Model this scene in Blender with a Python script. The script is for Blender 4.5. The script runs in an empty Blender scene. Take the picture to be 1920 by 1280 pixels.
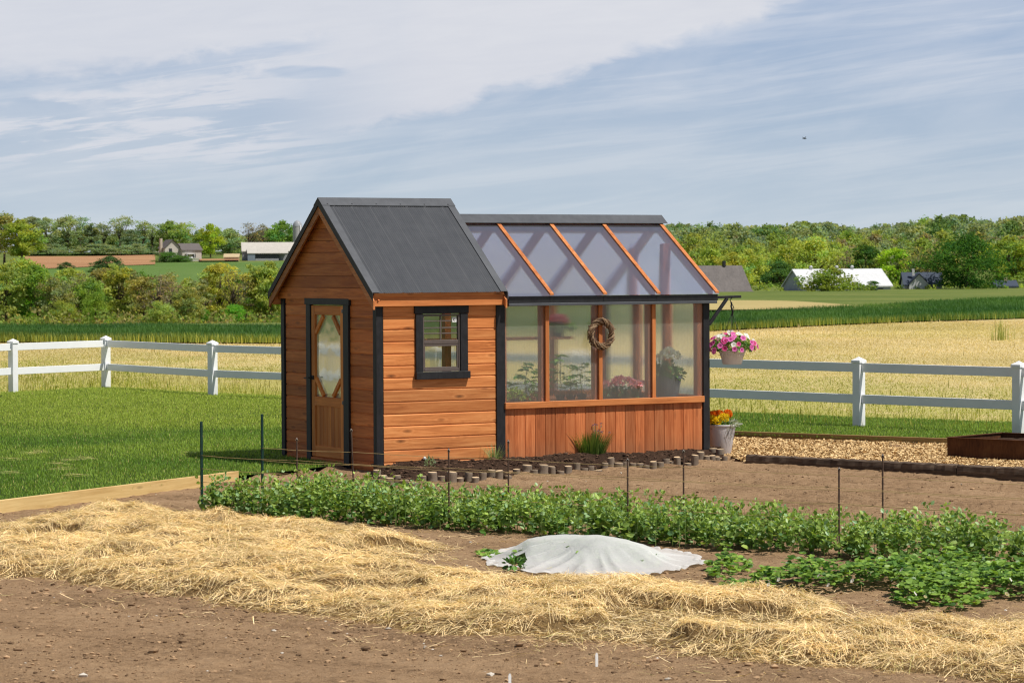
import bpy, math, random
import numpy as np
from mathutils import Vector, Matrix
random.seed(7)
RNG = np.random.default_rng(11)
PI = math.pi
scene = bpy.context.scene
col = scene.collection

# ------------------------------------------------------------------ camera model (used to set out real ground positions)
F, PITCH, ROLL, H = 5346.0, 0.0278, 0.0049, 2.45
def ray(px, py):
    X, Y = px - 960, py - 640
    xr = X*math.cos(ROLL) - Y*math.sin(ROLL); yr = X*math.sin(ROLL) + Y*math.cos(ROLL)
    r, u = xr/F, -yr/F
    return Vector((r, math.cos(PITCH) + u*math.sin(PITCH), -math.sin(PITCH) + u*math.cos(PITCH)))
def at(px, py, z=0.0):
    d = ray(px, py); t = (z - H)/d.z
    return Vector((d.x*t, d.y*t, z))
def at_depth(px, py, Y):
    d = ray(px, py); t = Y/d.y
    return Vector((d.x*t, Y, H + d.z*t))

# ------------------------------------------------------------------ numpy noise
def _h(ix, iy, s):
    n = (ix.astype(np.int64)*374761393 + iy.astype(np.int64)*668265263 + s*974634777) & 0xffffffff
    n = ((n ^ (n >> 13))*1274126177) & 0xffffffff
    return ((n ^ (n >> 16)) & 0xffff)/65535.0
def vnoise(x, y, s=0):
    ix, iy = np.floor(x), np.floor(y); fx, fy = x-ix, y-iy
    fx = fx*fx*(3-2*fx); fy = fy*fy*(3-2*fy)
    a = _h(ix, iy, s)*(1-fx) + _h(ix+1, iy, s)*fx
    b = _h(ix, iy+1, s)*(1-fx) + _h(ix+1, iy+1, s)*fx
    return a*(1-fy) + b*fy
def fbm(x, y, s=0, o=4):
    v = 0; a = .5; t = 0
    for i in range(o):
        v = v + a*vnoise(x*2**i, y*2**i, s+i*17); t += a; a *= .5
    return v/t
def sstep(a, b, x):
    t = np.clip((x-a)/(b-a), 0, 1); return t*t*(3-2*t)
def in_poly(x, y, P):
    P = np.asarray(P); r = np.zeros(len(x), bool); n = len(P); j = n-1
    for i in range(n):
        xi, yi = P[i][:2]; xj, yj = P[j][:2]
        c = ((yi > y) != (yj > y)) & (x < (xj-xi)*(y-yi)/((yj-yi) if yj != yi else 1e-9) + xi)
        r ^= c; j = i
    return r
def poly_dist(x, y, P):
    P = np.asarray(P)[:, :2]; d = np.full(len(x), 1e9)
    for i in range(len(P)):
        a, b = P[i], P[(i+1) % len(P)]; ab = b-a; L = (ab**2).sum()+1e-12
        t = np.clip(((x-a[0])*ab[0]+(y-a[1])*ab[1])/L, 0, 1)
        d = np.minimum(d, np.hypot(x-a[0]-t*ab[0], y-a[1]-t*ab[1]))
    return d

# ------------------------------------------------------------------ object helpers
def tag(o, label=None, cat=None, group=None, kind=None):
    if label: o['label'] = label
    if cat: o['category'] = cat
    if group: o['group'] = group
    if kind: o['kind'] = kind
    return o
def empty(name, loc=(0, 0, 0), rz=0.0):
    o = bpy.data.objects.new(name, None); col.objects.link(o); o.location = loc; o.rotation_euler = (0, 0, rz); o.empty_display_size = .1
    return o
def link(name, me, parent=None):
    o = bpy.data.objects.new(name, me); col.objects.link(o)
    if parent is not None: o.parent = parent
    return o
def copy_tree(src, parent=None):
    c = src.copy(); col.objects.link(c)
    if parent is not None: c.parent = parent
    for ch in [x for x in src.children]: copy_tree(ch, c)
    return c
def raw_mesh(name, V, loops, starts, totals, mat, C=None, smooth=False):
    me = bpy.data.meshes.new(name)
    V = np.asarray(V, np.float32)
    me.vertices.add(len(V)); me.vertices.foreach_set('co', V.ravel())
    me.loops.add(len(loops)); me.loops.foreach_set('vertex_index', np.asarray(loops, np.int32))
    me.polygons.add(len(starts)); me.polygons.foreach_set('loop_start', np.asarray(starts, np.int32))
    me.polygons.foreach_set('loop_total', np.asarray(totals, np.int32))
    me.polygons.foreach_set('use_smooth', np.full(len(starts), smooth))
    if C is not None:
        a = me.color_attributes.new('col', 'FLOAT_COLOR', 'POINT')
        C = np.asarray(C, np.float32)
        a.data.foreach_set('color', np.concatenate([C, np.ones((len(C), 1), np.float32)], 1).ravel())
    me.update(calc_edges=True); me.validate()
    if mat: me.materials.append(mat)
    return me
def cloud_mesh(name, tv, tf, T, R, C, mat, smooth=False):
    """n transformed copies of a small template (leaf, blade, chip) in one mesh"""
    tv = np.asarray(tv, float); k = len(tv); n = len(T)
    V = np.einsum('nij,kj->nki', R, tv) + np.asarray(T)[:, None, :]
    tl = np.concatenate([np.asarray(f) for f in tf]); L = len(tl)
    loops = (tl[None, :] + (np.arange(n)*k)[:, None]).ravel()
    tot = np.array([len(f) for f in tf]); st = np.concatenate([[0], np.cumsum(tot)[:-1]])
    starts = (st[None, :] + (np.arange(n)*L)[:, None]).ravel(); totals = np.tile(tot, n)
    C = np.asarray(C, float)
    if C.ndim == 2: C = np.repeat(C[:, None, :], k, 1)
    return raw_mesh(name, V.reshape(-1, 3), loops, starts, totals, mat, C.reshape(-1, 3), smooth)
def cloud(name, tv, tf, T, R, C, mat, parent=None, smooth=False):
    return link(name, cloud_mesh(name, tv, tf, T, R, C, mat, smooth), parent)
def grid_mesh(name, X, Y, Z, mat, keep=None, smooth=True, C=None):
    ny, nx = X.shape
    V = np.stack([X, Y, Z], -1).reshape(-1, 3)
    i = np.arange(ny*nx).reshape(ny, nx)
    q = np.stack([i[:-1, :-1], i[:-1, 1:], i[1:, 1:], i[1:, :-1]], -1).reshape(-1, 4)
    if keep is not None:
        q = q[keep[:-1, :-1].ravel() & keep[:-1, 1:].ravel() & keep[1:, 1:].ravel() & keep[1:, :-1].ravel()]
        u, inv = np.unique(q, return_inverse=True); V = V[u]; q = inv.reshape(-1, 4)
        if C is not None: C = C[u]
    return raw_mesh(name, V, q.ravel(), np.arange(len(q))*4, np.full(len(q), 4), mat, C, smooth)
def norm(v): return v/np.maximum(np.linalg.norm(v, axis=-1, keepdims=True), 1e-9)
def frames(d, up=None, roll=None):
    """columns: side, dir, normal for each direction d"""
    d = norm(np.asarray(d, float)); n = len(d)
    if up is None: up = RNG.normal(size=(n, 3))
    s = norm(np.cross(d, up)); nn = np.cross(s, d)
    return np.stack([s, d, nn], -1)
def rz_frames(ang):
    c, s = np.cos(ang), np.sin(ang); z = np.zeros_like(c); o = np.ones_like(c)
    return np.stack([np.stack([c, -s, z], -1), np.stack([s, c, z], -1), np.stack([z, z, o], -1)], -2)
LEAF_V = [(0, 0, 0), (-.28, .4, .07), (0, 1, 0), (.28, .4, .07)]; LEAF_F = [(0, 2, 1), (0, 3, 2)]
OVAL_V = [(0, 0, 0), (-.3, .3, .06), (-.26, .7, .05), (0, 1, -.03), (.26, .7, .05), (.3, .3, .06), (0, .5, 0)]
OVAL_F = [(0, 6, 1), (1, 6, 2), (2, 6, 3), (3, 6, 4), (4, 6, 5), (5, 6, 0)]
BLADE_V = [(-.5, 0, 0), (.5, 0, 0), (.35, .12, .55), (-.35, .12, .55), (0, .42, 1)]; BLADE_F = [(0, 1, 2, 3), (3, 2, 4)]

class MB:
    def __init__(s): s.v = []; s.f = []; s.c = []; s.sm = []
    def add(s, vs, fs, c=(.5, .5, .5), smooth=False):
        b = len(s.v); s.v += [tuple(v) for v in vs]; s.f += [tuple(b+i for i in f) for f in fs]
        s.c += [c]*len(vs); s.sm += [smooth]*len(fs); return s
    def box(s, x0, x1, y0, y1, z0, z1, c=(.5, .5, .5), ch=0.0):
        if ch <= 0:
            v = [(x, y, z) for z in (z0, z1) for y in (y0, y1) for x in (x0, x1)]
            return s.add(v, [(0, 2, 3, 1), (4, 5, 7, 6), (0, 1, 5, 4), (2, 6, 7, 3), (0, 4, 6, 2), (1, 3, 7, 5)], c)
        k = ch; B = s
        # chamfered box: 24 verts
        vs = []; idx = {}
        for sx, X in ((-1, x0), (1, x1)):
            for sy, Y in ((-1, y0), (1, y1)):
                for sz, Z in ((-1, z0), (1, z1)):
                    for ax in range(3):
                        p = [X - sx*k, Y - sy*k, Z - sz*k]; p[ax] = (X, Y, Z)[ax]
                        idx[(sx, sy, sz, ax)] = len(vs); vs.append(p)
        fs = []
        g = lambda a, sx, sy, sz: idx[(sx, sy, sz, a)]
        for q in (-1, 1):
            o = 1 if q > 0 else -1
            for a, fn in ((0, lambda i, j: (q, i, j)), (1, lambda i, j: (j, q, i)), (2, lambda i, j: (i, j, q))):
                r = [g(a, *fn(-1, -1)), g(a, *fn(1, -1)), g(a, *fn(1, 1)), g(a, *fn(-1, 1))]
                fs.append(tuple(r if o > 0 else r[::-1]))
        for i in (-1, 1):
            for j in (-1, 1):
                fs.append((g(1, -1, i, j), g(1, 1, i, j), g(2, 1, i, j), g(2, -1, i, j)))
                fs.append((g(0, i, -1, j), g(0, i, 1, j), g(2, i, 1, j), g(2, i, -1, j)))
                fs.append((g(0, i, j, -1), g(0, i, j, 1), g(1, i, j, 1), g(1, i, j, -1)))
                for l in (-1, 1): fs.append((g(0, i, j, l), g(1, i, j, l), g(2, i, j, l)))
        return s.add(vs, fs, c)
    def prism(s, prof, o, pa, qa, ext, c=(.5, .5, .5), smooth=False):
        o, pa, qa, ext = map(Vector, (o, pa, qa, ext)); n = len(prof)
        a = [o + pa*p + qa*q for p, q in prof]; b = [x + ext for x in a]
        fs = [(i, (i+1) % n, n+(i+1) % n, n+i) for i in range(n)]
        s.add(a+b, fs, c, smooth); m = len(s.v)-2*n
        s.f += [tuple(m+i for i in range(n))[::-1], tuple(m+n+i for i in range(n))]; s.sm += [False, False]
        return s
    def bar(s, p, q, w, h, up=(0, 0, 1), c=(.5, .5, .5)):
        p, q, up = Vector(p), Vector(q), Vector(up); d = (q-p); dn = d.normalized()
        sd = dn.cross(up)
        if sd.length < 1e-4: sd = dn.cross(Vector((1, 0, 0)))
        sd.normalize(); u = sd.cross(dn)
        k = min(w, h)*.08
        prof = [(-w/2+k, -h/2), (w/2-k, -h/2), (w/2, -h/2+k), (w/2, h/2-k), (w/2-k, h/2), (-w/2+k, h/2), (-w/2, h/2-k), (-w/2, -h/2+k)]
        return s.prism(prof, p, sd, u, d, c)
    def tube(s, pts, r, n=8, c=(.5, .5, .5), cap=True, smooth=True):
        pts = [Vector(p) for p in pts]; m = len(pts)
        rs = r if isinstance(r, (list, tuple)) else [r]*m
        vs = []; prev = None
        for i, p in enumerate(pts):
            d = (pts[min(i+1, m-1)] - pts[max(i-1, 0)]).normalized()
            a = prev if prev is not None else (Vector((0, 0, 1)) if abs(d.z) < .9 else Vector((1, 0, 0)))
            x = (a - d*a.dot(d)).normalized(); prev = x; y = d.cross(x)
            vs += [p + (x*math.cos(2*PI*k/n) + y*math.sin(2*PI*k/n))*rs[i] for k in range(n)]
        fs = [(i*n+k, i*n+(k+1) % n, (i+1)*n+(k+1) % n, (i+1)*n+k) for i in range(m-1) for k in range(n)]
        s.add(vs, fs, c, smooth); b = len(s.v)-len(vs)
        if cap:
            s.f += [tuple(b+k for k in range(n))[::-1], tuple(b+(m-1)*n+k for k in range(n))]; s.sm += [False]*2
        return s
    def lathe(s, prof, n=32, o=(0, 0, 0), c=(.5, .5, .5), wob=0):
        m = len(prof); vs = []
        for r, z in prof:
            for k in range(n): vs.append((o[0]+r*math.cos(2*PI*k/n), o[1]+r*math.sin(2*PI*k/n), o[2]+z))
        fs = [(i*n+k, i*n+(k+1) % n, (i+1)*n+(k+1) % n, (i+1)*n+k) for i in range(m-1) for k in range(n)]
        return s.add(vs, fs, c, True)
    def build(s, name, mat, parent=None, label=None):
        me = bpy.data.meshes.new(name); me.from_pydata(s.v, [], s.f); me.update()
        me.polygons.foreach_set('use_smooth', s.sm)
        a = me.color_attributes.new('col', 'FLOAT_COLOR', 'POINT')
        a.data.foreach_set('color', np.concatenate([np.array(s.c, np.float32), np.ones((len(s.c), 1), np.float32)], 1).ravel())
        me.materials.append(mat)
        o = link(name, me, parent)
        if label: o['label'] = label
        return o
def rc(lo=0.0, hi=1.0):
    return (random.uniform(lo, hi), random.random(), random.random())

# ------------------------------------------------------------------ materials
class NT:
    def __init__(s, name):
        s.m = bpy.data.materials.new(name); s.m.use_nodes = True; s.t = s.m.node_tree; s.n = s.t.nodes; s.n.clear()
        s.out = s.n.new('ShaderNodeOutputMaterial')
    def N(s, typ, ins=None, **kw):
        x = s.n.new('ShaderNode'+typ)
        for k, v in kw.items(): setattr(x, k, v)
        for k, v in (ins or {}).items(): s.set(x.inputs[k], v)
        return x
    def set(s, sock, v):
        if hasattr(v, 'is_output'): s.t.links.new(v, sock)
        elif hasattr(v, 'outputs'): s.t.links.new(v.outputs[0], sock)
        else:
            if isinstance(v, (tuple, list)) and sock.type == 'RGBA' and len(v) == 3: v = (*v, 1)
            sock.default_value = v
    def math(s, op, a, b=0.0, clamp=False):
        x = s.N('Math', operation=op, use_clamp=clamp); s.set(x.inputs[0], a); s.set(x.inputs[1], b); return x.outputs[0]
    def mix(s, f, a, b, mode='MIX'):
        x = s.N('MixRGB', blend_type=mode); s.set(x.inputs[0], f); s.set(x.inputs[1], a); s.set(x.inputs[2], b); return x.outputs[0]
    def ramp(s, f, stops, interp='LINEAR'):
        x = s.N('ValToRGB'); s.set(x.inputs[0], f); r = x.color_ramp; r.interpolation = interp
        while len(r.elements) < len(stops): r.elements.new(.5)
        for e, (p, c) in zip(r.elements, stops):
            e.position = p; e.color = (*c, 1) if len(c) == 3 else c
        return x.outputs[0]
    def coord(s, kind='Object', scale=(1, 1, 1), loc=(0, 0, 0), rot=(0, 0, 0)):
        c = s.N('TexCoord'); m = s.N('Mapping'); s.set(m.inputs[0], c.outputs[kind])
        m.inputs['Scale'].default_value = scale; m.inputs['Location'].default_value = loc; m.inputs['Rotation'].default_value = rot
        return m.outputs[0]
    def pos(s, scale=(1, 1, 1), rot=(0, 0, 0)):
        g = s.N('NewGeometry'); m = s.N('Mapping'); s.set(m.inputs[0], g.outputs['Position'])
        m.inputs['Scale'].default_value = scale; m.inputs['Rotation'].default_value = rot; return m.outputs[0]
    def noise(s, vec, scale, detail=4, rough=.55, dist=0.0):
        x = s.N('TexNoise'); s.set(x.inputs['Vector'], vec); x.inputs['Scale'].default_value = scale
        x.inputs['Detail'].default_value = detail; x.inputs['Roughness'].default_value = rough; x.inputs['Distortion'].default_value = dist
        return x.outputs['Fac']
    def bump(s, h, strength=.3, dist=.01, normal=None):
        x = s.N('Bump'); s.set(x.inputs['Height'], h); x.inputs['Strength'].default_value = strength; x.inputs['Distance'].default_value = dist
        if normal is not None: s.set(x.inputs['Normal'], normal)
        return x.outputs[0]
    def bsdf(s, color, rough=.6, metal=0.0, spec=.5, normal=None, **kw):
        x = s.N('BsdfPrincipled'); s.set(x.inputs['Base Color'], color); s.set(x.inputs['Roughness'], rough)
        x.inputs['Metallic'].default_value = metal; x.inputs['Specular IOR Level'].default_value = spec
        if normal is not None: s.set(x.inputs['Normal'], normal)
        for k, v in kw.items(): s.set(x.inputs[k.replace('_', ' ')], v)
        return x.outputs[0]
    def done(s, sh): s.t.links.new(sh, s.out.inputs[0]); return s.m
    def attr(s): return s.N('Attribute', attribute_name='col')

def mat_wood(name, axis, light, mid, dark, knots=.5, rough=.5, contrast=1.0, tintvar=.35, splash=False):
    """axis: grain direction in object space"""
    t = NT(name); a = t.attr()
    sc = [34, 34, 34]; sc[axis] = 2.2
    ks = [8, 8, 8]; ks[axis] = 2.6
    off = t.N('VectorMath', operation='MULTIPLY'); t.set(off.inputs[0], a.outputs['Color']); off.inputs[1].default_value = (37, 53, 71)
    c0 = t.N('TexCoord').outputs['Object']
    def vec(scale):
        m = t.N('VectorMath', operation='MULTIPLY'); t.set(m.inputs[0], c0); m.inputs[1].default_value = scale
        ad = t.N('VectorMath', operation='ADD'); t.set(ad.inputs[0], m); t.set(ad.inputs[1], off); return ad.outputs[0]
    g = t.noise(vec(sc), 1.0, 6, .6, .9)
    b = t.noise(vec([x*.3 for x in sc]), 1.0, 3, .5, 1.6)
    vor = t.N('TexVoronoi', feature='F1'); t.set(vor.inputs['Vector'], vec(ks)); vor.inputs['Scale'].default_value = 1.0; vor.inputs['Randomness'].default_value = 1.0
    kn = t.math('MULTIPLY', t.math('SUBTRACT', .20, vor.outputs['Distance'], True), 5.5*knots, True)
    ring = t.math('SINE', t.math('MULTIPLY', vor.outputs['Distance'], 34.0))
    near = t.math('MULTIPLY', t.math('SUBTRACT', .5, vor.outputs['Distance'], True), 1.0, True)
    f = t.math('ADD', t.math('MULTIPLY', g, .55), t.math('MULTIPLY', b, .55))
    f = t.math('ADD', f, t.math('MULTIPLY', t.math('MULTIPLY', ring, near), .12*knots))
    w = .18/contrast
    cr = t.ramp(f, [(.5-w, dark), (.53, mid), (.5+w*1.15, light)])
    cr = t.mix(kn, cr, tuple(x*.28 for x in dark))
    sx = t.N('SeparateColor'); t.set(sx.inputs[0], a.outputs['Color'])
    br = t.math('ADD', t.math('MULTIPLY', sx.outputs[0], tintvar*1.35), 1-tintvar*.68)
    cc = t.N('VectorMath', operation='SCALE'); t.set(cc.inputs[0], cr); t.set(cc.inputs['Scale'], br)
    hue = t.mix(t.math('MULTIPLY', sx.outputs[1], .42), cc.outputs[0], t.mix(1.0, cc.outputs[0], (1.06, 1.28, 1.55), 'MULTIPLY'))
    # weather wear, large and soft
    wear = t.noise(t.coord('Object', (1.3, 1.3, 1.3)), 1.0, 3)
    colr = t.mix(t.math('MULTIPLY', t.math('SUBTRACT', wear, .45, True), .8), hue, tuple(x*.62 for x in mid))
    sz_ = t.N('SeparateXYZ'); t.set(sz_.inputs[0], c0)
    sp = t.math('MULTIPLY', t.math('SUBTRACT', .34, sz_.outputs[2], True), t.math('MULTIPLY', t.noise(t.coord('Object', (5, 5, 9)), 1.5, 5), 3.2), True)
    if splash: colr = t.mix(t.math('MULTIPLY', sp, .75, True), colr, (.22, .135, .075))
    rg = t.math('ADD', rough, t.math('MULTIPLY', g, .2))
    return t.done(t.bsdf(colr, rg, spec=.3, normal=t.bump(f, .35, .004)))
def mat_paint(name, c, rough=.5, var=.15, spec=.4, scale=6, bump=.1, metal=0.0):
    t = NT(name); n = t.noise(t.coord('Object'), scale, 5); n2 = t.noise(t.coord('Object', (3, 3, .6)), scale*1.7, 3)
    f = t.math('MULTIPLY', t.math('ADD', n, n2), .5)
    cc = t.ramp(f, [(.3, tuple(x*(1-var) for x in c)), (.7, tuple(min(1, x*(1+var)) for x in c))])
    return t.done(t.bsdf(cc, t.math('ADD', rough-.08, t.math('MULTIPLY', n, .16)), metal, spec, t.bump(n, bump, .003)))
def mat_leaf(name, transl=.35, rough=.5, spec=.25, use_obj=False, gain=1.0):
    t = NT(name); c = t.attr().outputs['Color']
    c = t.mix(1.0, c, (gain, gain, gain), 'MULTIPLY')
    if use_obj:
        oi = t.N('ObjectInfo'); c = t.mix(1.0, c, oi.outputs['Color'], 'MULTIPLY')
    g = t.N('NewGeometry')
    b = t.bsdf(c, rough, spec=spec)
    tr = t.N('BsdfTranslucent'); t.set(tr.inputs[0], t.mix(1.0, c, (1.25, 1.2, .55), 'MULTIPLY'))
    m = t.N('MixShader'); m.inputs[0].default_value = transl; t.set(m.inputs[1], b); t.set(m.inputs[2], tr.outputs[0])
    return t.done(m.outputs[0])

M = {}
CED_L, CED_M, CED_D = (.76, .305, .098), (.60, .203, .056), (.34, .094, .022)
M['side_x'] = mat_wood('cedar_siding_long', 0, CED_L, CED_M, CED_D, .9, splash=True)
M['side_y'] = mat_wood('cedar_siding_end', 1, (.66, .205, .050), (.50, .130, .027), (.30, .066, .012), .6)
RD = lambda c: (c[0]*.80, c[1]*.66, c[2]*.7)
M['side_z'] = mat_wood('cedar_knee_boards', 2, RD(CED_L), RD(CED_M), RD(CED_D), .35, tintvar=.5, splash=True)
M['door_z'] = mat_wood('door_wood', 2, (.80, .275, .060), (.64, .195, .037), (.44, .115, .020), .2)
M['door_y'] = mat_wood('door_rail_wood', 1, (.80, .275, .060), (.64, .195, .037), (.44, .115, .020), .2)
M['trim_x'] = mat_wood('cedar_trim_x', 0, (.66, .25, .08), (.55, .185, .052), (.38, .11, .028), .25)
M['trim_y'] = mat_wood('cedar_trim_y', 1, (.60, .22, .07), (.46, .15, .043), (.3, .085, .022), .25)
M['trim_z'] = mat_wood('cedar_trim_z', 2, (.60, .22, .07), (.48, .155, .045), (.3, .085, .022), .25)
M['black'] = mat_paint('black_stain', (.016, .016, .018), .55, .5, .35, 9, .3)
M['bronze'] = mat_paint('bronze_frame', (.11, .085, .075), .4, .1, .5)
M['pine'] = mat_wood('new_pine', 0, (.70, .50, .22), (.62, .42, .17), (.47, .29, .1), .6, .6)
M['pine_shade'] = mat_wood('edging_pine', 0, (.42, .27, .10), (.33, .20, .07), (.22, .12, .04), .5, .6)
M['tie'] = mat_wood('old_timber', 0, (.17, .115, .075), (.10, .065, .042), (.04, .026, .018), .5, .8, 1.4)

def mat_roof():
    t = NT('charcoal_roof_metal'); n = t.noise(t.coord('Object', (2, 2, 2)), 3, 5); n2 = t.noise(t.coord('Object', (40, 3, 3)), 1, 3)
    c = t.ramp(t.math('MULTIPLY', t.math('ADD', n, n2), .5), [(.3, (.052, .056, .064)), (.7, (.080, .084, .092))])
    return t.done(t.bsdf(c, .42, .25, .5, t.bump(n, .05, .01)))
M['roof'] = mat_roof()
M['flash'] = mat_paint('charcoal_flashing', (.085, .09, .10), .45, .18, .5, 3, .08, .2)

def mat_poly(name, tint, transl, refr_rough, gloss, streak, transp=.0, ripple=.25, ior=1.035, rtint=(.97, .97, .98)):
    t = NT(name)
    # flutes of the twin-wall sheet run down the panel and smear what lies behind sideways
    wv = t.N('TexWave', wave_type='BANDS', bands_direction='X', wave_profile='SIN'); t.set(wv.inputs['Vector'], t.coord('Object'))
    wv.inputs['Scale'].default_value = streak; wv.inputs['Distortion'].default_value = 0.0
    nb = t.bump(wv.outputs['Fac'], ripple, .004)
    dirt = t.noise(t.coord('Object', (9, 1.2, 1.2)), 1.3, 4)
    dirt2 = t.noise(t.coord('Object', (60, .6, .6)), 1.0, 2)
    rf = t.N('BsdfRefraction'); t.set(rf.inputs[0], rtint); rf.inputs['Roughness'].default_value = refr_rough; rf.inputs['IOR'].default_value = ior; t.set(rf.inputs['Normal'], nb)
    tr = t.N('BsdfTranslucent'); t.set(tr.inputs[0], tint)
    df = t.N('BsdfDiffuse'); t.set(df.inputs[0], tuple(x*.9 for x in tint))
    ml = t.N('MixShader'); ml.inputs[0].default_value = .45; t.set(ml.inputs[1], tr.outputs[0]); t.set(ml.inputs[2], df.outputs[0])
    f = t.math('ADD', transl-.12, t.math('MULTIPLY', t.math('ADD', t.math('MULTIPLY', dirt, .6), t.math('MULTIPLY', dirt2, .4)), .24))
    m1 = t.N('MixShader'); t.set(m1.inputs[0], f); t.set(m1.inputs[1], rf.outputs[0]); t.set(m1.inputs[2], ml.outputs[0])
    if transp > 0:
        tp = t.N('BsdfTransparent'); tp.inputs[0].default_value = (.95, .96, .96, 1)
        m0 = t.N('MixShader'); m0.inputs[0].default_value = transp; t.set(m0.inputs[1], m1.outputs[0]); t.set(m0.inputs[2], tp.outputs[0]); m1 = m0
    gl = t.N('BsdfGlossy'); gl.inputs['Roughness'].default_value = .16
    fr = t.N('LayerWeight'); fr.inputs[0].default_value = .5
    fc = t.math('ADD', .035, t.math('MULTIPLY', t.math('POWER', fr.outputs['Facing'], 4.0), .8))
    m2 = t.N('MixShader'); t.set(m2.inputs[0], t.math('MULTIPLY', fc, gloss)); t.set(m2.inputs[1], m1.outputs[0]); t.set(m2.inputs[2], gl.outputs[0])
    return t.done(m2.outputs[0])
M['poly_wall'] = mat_poly('twinwall_glazing', (.84, .84, .78), .27, .35, .8, 14, .22, .3, 1.03)
M['poly_roof'] = mat_poly('twinwall_roof_sheet', (.56, .59, .80), .42, .36, 1.1, 16, .22, .14, 1.03, (.86, .87, 1.0))
def mat_glass(name, rough=.02, tint=(.86, .88, .88), gl=1.0, mixd=0.0, wavy=0.0):
    t = NT(name)
    tp = t.N('BsdfTransparent'); t.set(tp.inputs[0], tint)
    nrm = t.bump(t.noise(t.coord('Object', (1, 1, 1)), 2.2, 2), 1.0, wavy) if wavy > 0 else None
    g = t.N('BsdfGlossy'); g.inputs['Roughness'].default_value = rough
    if nrm is not None: t.set(g.inputs['Normal'], nrm)
    fr = t.N('LayerWeight'); fr.inputs[0].default_value = .5
    fc = t.math('ADD', .04, t.math('MULTIPLY', t.math('POWER', fr.outputs['Facing'], 4.0), .9))
    m = t.N('MixShader'); t.set(m.inputs[0], t.math('MULTIPLY', fc, gl, True)); t.set(m.inputs[1], tp.outputs[0]); t.set(m.inputs[2], g.outputs[0])
    if mixd > 0:
        d = t.N('BsdfDiffuse'); t.set(d.inputs[0], (.62, .62, .52)); m3 = t.N('MixShader'); m3.inputs[0].default_value = mixd
        t.set(m3.inputs[1], m.outputs[0]); t.set(m3.inputs[2], d.outputs[0]); m = m3
    return t.done(m.outputs[0])
M['glass'] = mat_glass('window_glass', .02, (.70, .72, .72), 2.2)
M['door_glass'] = mat_glass('door_pane_sheet', .05, (.75, .76, .7), 3.2, .30, .004)
def mat_vinyl():
    t = NT('white_vinyl'); g = t.N('NewGeometry'); sp = t.N('SeparateXYZ'); t.set(sp.inputs[0], g.outputs['Position'])
    n = t.noise(t.pos((3, 3, 5)), 2.0, 5); n2 = t.noise(t.pos((1, 1, 1)), 1.2, 3)
    low = t.math('MULTIPLY', t.math('SUBTRACT', .34, sp.outputs[2], True), t.math('MULTIPLY', n, 2.6), True)
    c = t.ramp(n2, [(.35, (.83, .845, .85)), (.65, (.88, .885, .89))])
    c = t.mix(t.math('MULTIPLY', t.math('SUBTRACT', n, .52, True), .7), c, (.62, .64, .58))
    return t.done(t.bsdf(t.mix(t.math('MULTIPLY', low, .7, True), c, (.36, .38, .24)), .38, spec=.45))
M['vinyl'] = mat_vinyl()
M['leaf'] = mat_leaf('garden_leaf', .35, .42, .4, gain=1.75)
M['petal'] = mat_leaf('petal', .3, .6, .2)
M['grass'] = mat_leaf('grass_blade', .4, .5, .3, gain=2.55)
M['crop'] = mat_leaf('crop_blade', .4, .5, .2, gain=1.8)
M['drygrass'] = mat_leaf('dry_grass', .3, .7, .1, gain=1.15)
M['straw'] = mat_leaf('straw_stalk', .2, .5, .3, gain=1.95)
M['tree'] = mat_leaf('tree_leaf', .55, .7, .05, True, gain=2.5)
M['wood'] = mat_leaf('wood_leaf', .55, .7, .05, gain=2.5)
M['bark'] = mat_paint('tree_bark', (.10, .075, .055), .9, .4, .1, 8, .6)
M['stem'] = mat_leaf('stem', .1, .6, .2)

def mat_soil(name, a, b, c, scale=1.0, rows=0.0):
    t = NT(name); p = t.pos()
    n1 = t.noise(p, .9*scale, 4); n2 = t.noise(p, 14*scale, 6, .7); n3 = t.noise(p, 70*scale, 4, .7)
    f = t.math('ADD', t.math('MULTIPLY', n1, .3), t.math('ADD', t.math('MULTIPLY', n2, .45), t.math('MULTIPLY', n3, .3)))
    if rows:
        g = t.N('NewGeometry'); dq = t.N('VectorMath', operation='DOT_PRODUCT'); t.set(dq.inputs[0], g.outputs['Position']); dq.inputs[1].default_value = (.607, .795, 0)
        ds = t.N('VectorMath', operation='DOT_PRODUCT'); t.set(ds.inputs[0], g.outputs['Position']); ds.inputs[1].default_value = (.795, -.607, 0)
        cv_ = t.N('CombineXYZ'); t.set(cv_.inputs[0], t.math('MULTIPLY', dq.outputs['Value'], 2.6)); t.set(cv_.inputs[1], t.math('MULTIPLY', ds.outputs['Value'], .22))
        f = t.math('ADD', f, t.math('MULTIPLY', t.math('SUBTRACT', t.noise(cv_.outputs[0], 1.0, 5, .65), .5), rows))
    cc = t.ramp(f, [(.40, c), (.52, b), (.64, a)])
    h = t.math('ADD', n2, t.math('MULTIPLY', n3, .6))
    return t.done(t.bsdf(cc, .95, spec=.08, normal=t.bump(h, 1.0, .03)))
M['soil'] = mat_soil('dry_garden_soil', (.43, .285, .165), (.34, .218, .122), (.18, .112, .062), 1.0, .30)
M['darksoil'] = mat_soil('dark_compost', (.09, .055, .036), (.055, .033, .022), (.024, .014, .010), 1.5)
M['clod'] = mat_leaf('soil_clod', 0.0, .95, .05, gain=1.35)
def mat_lawn():
    t = NT('lawn_turf'); p = t.pos(); n = t.noise(p, .35, 4); n2 = t.noise(p, 25, 4, .7)
    c = t.ramp(t.math('ADD', t.math('MULTIPLY', n, .5), t.math('MULTIPLY', n2, .5)), [(.35, (.022, .045, .006)), (.65, (.06, .10, .016))])
    return t.done(t.bsdf(c, .9, spec=.1, normal=t.bump(n2, .8, .03)))
M['lawn'] = mat_lawn()
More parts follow.
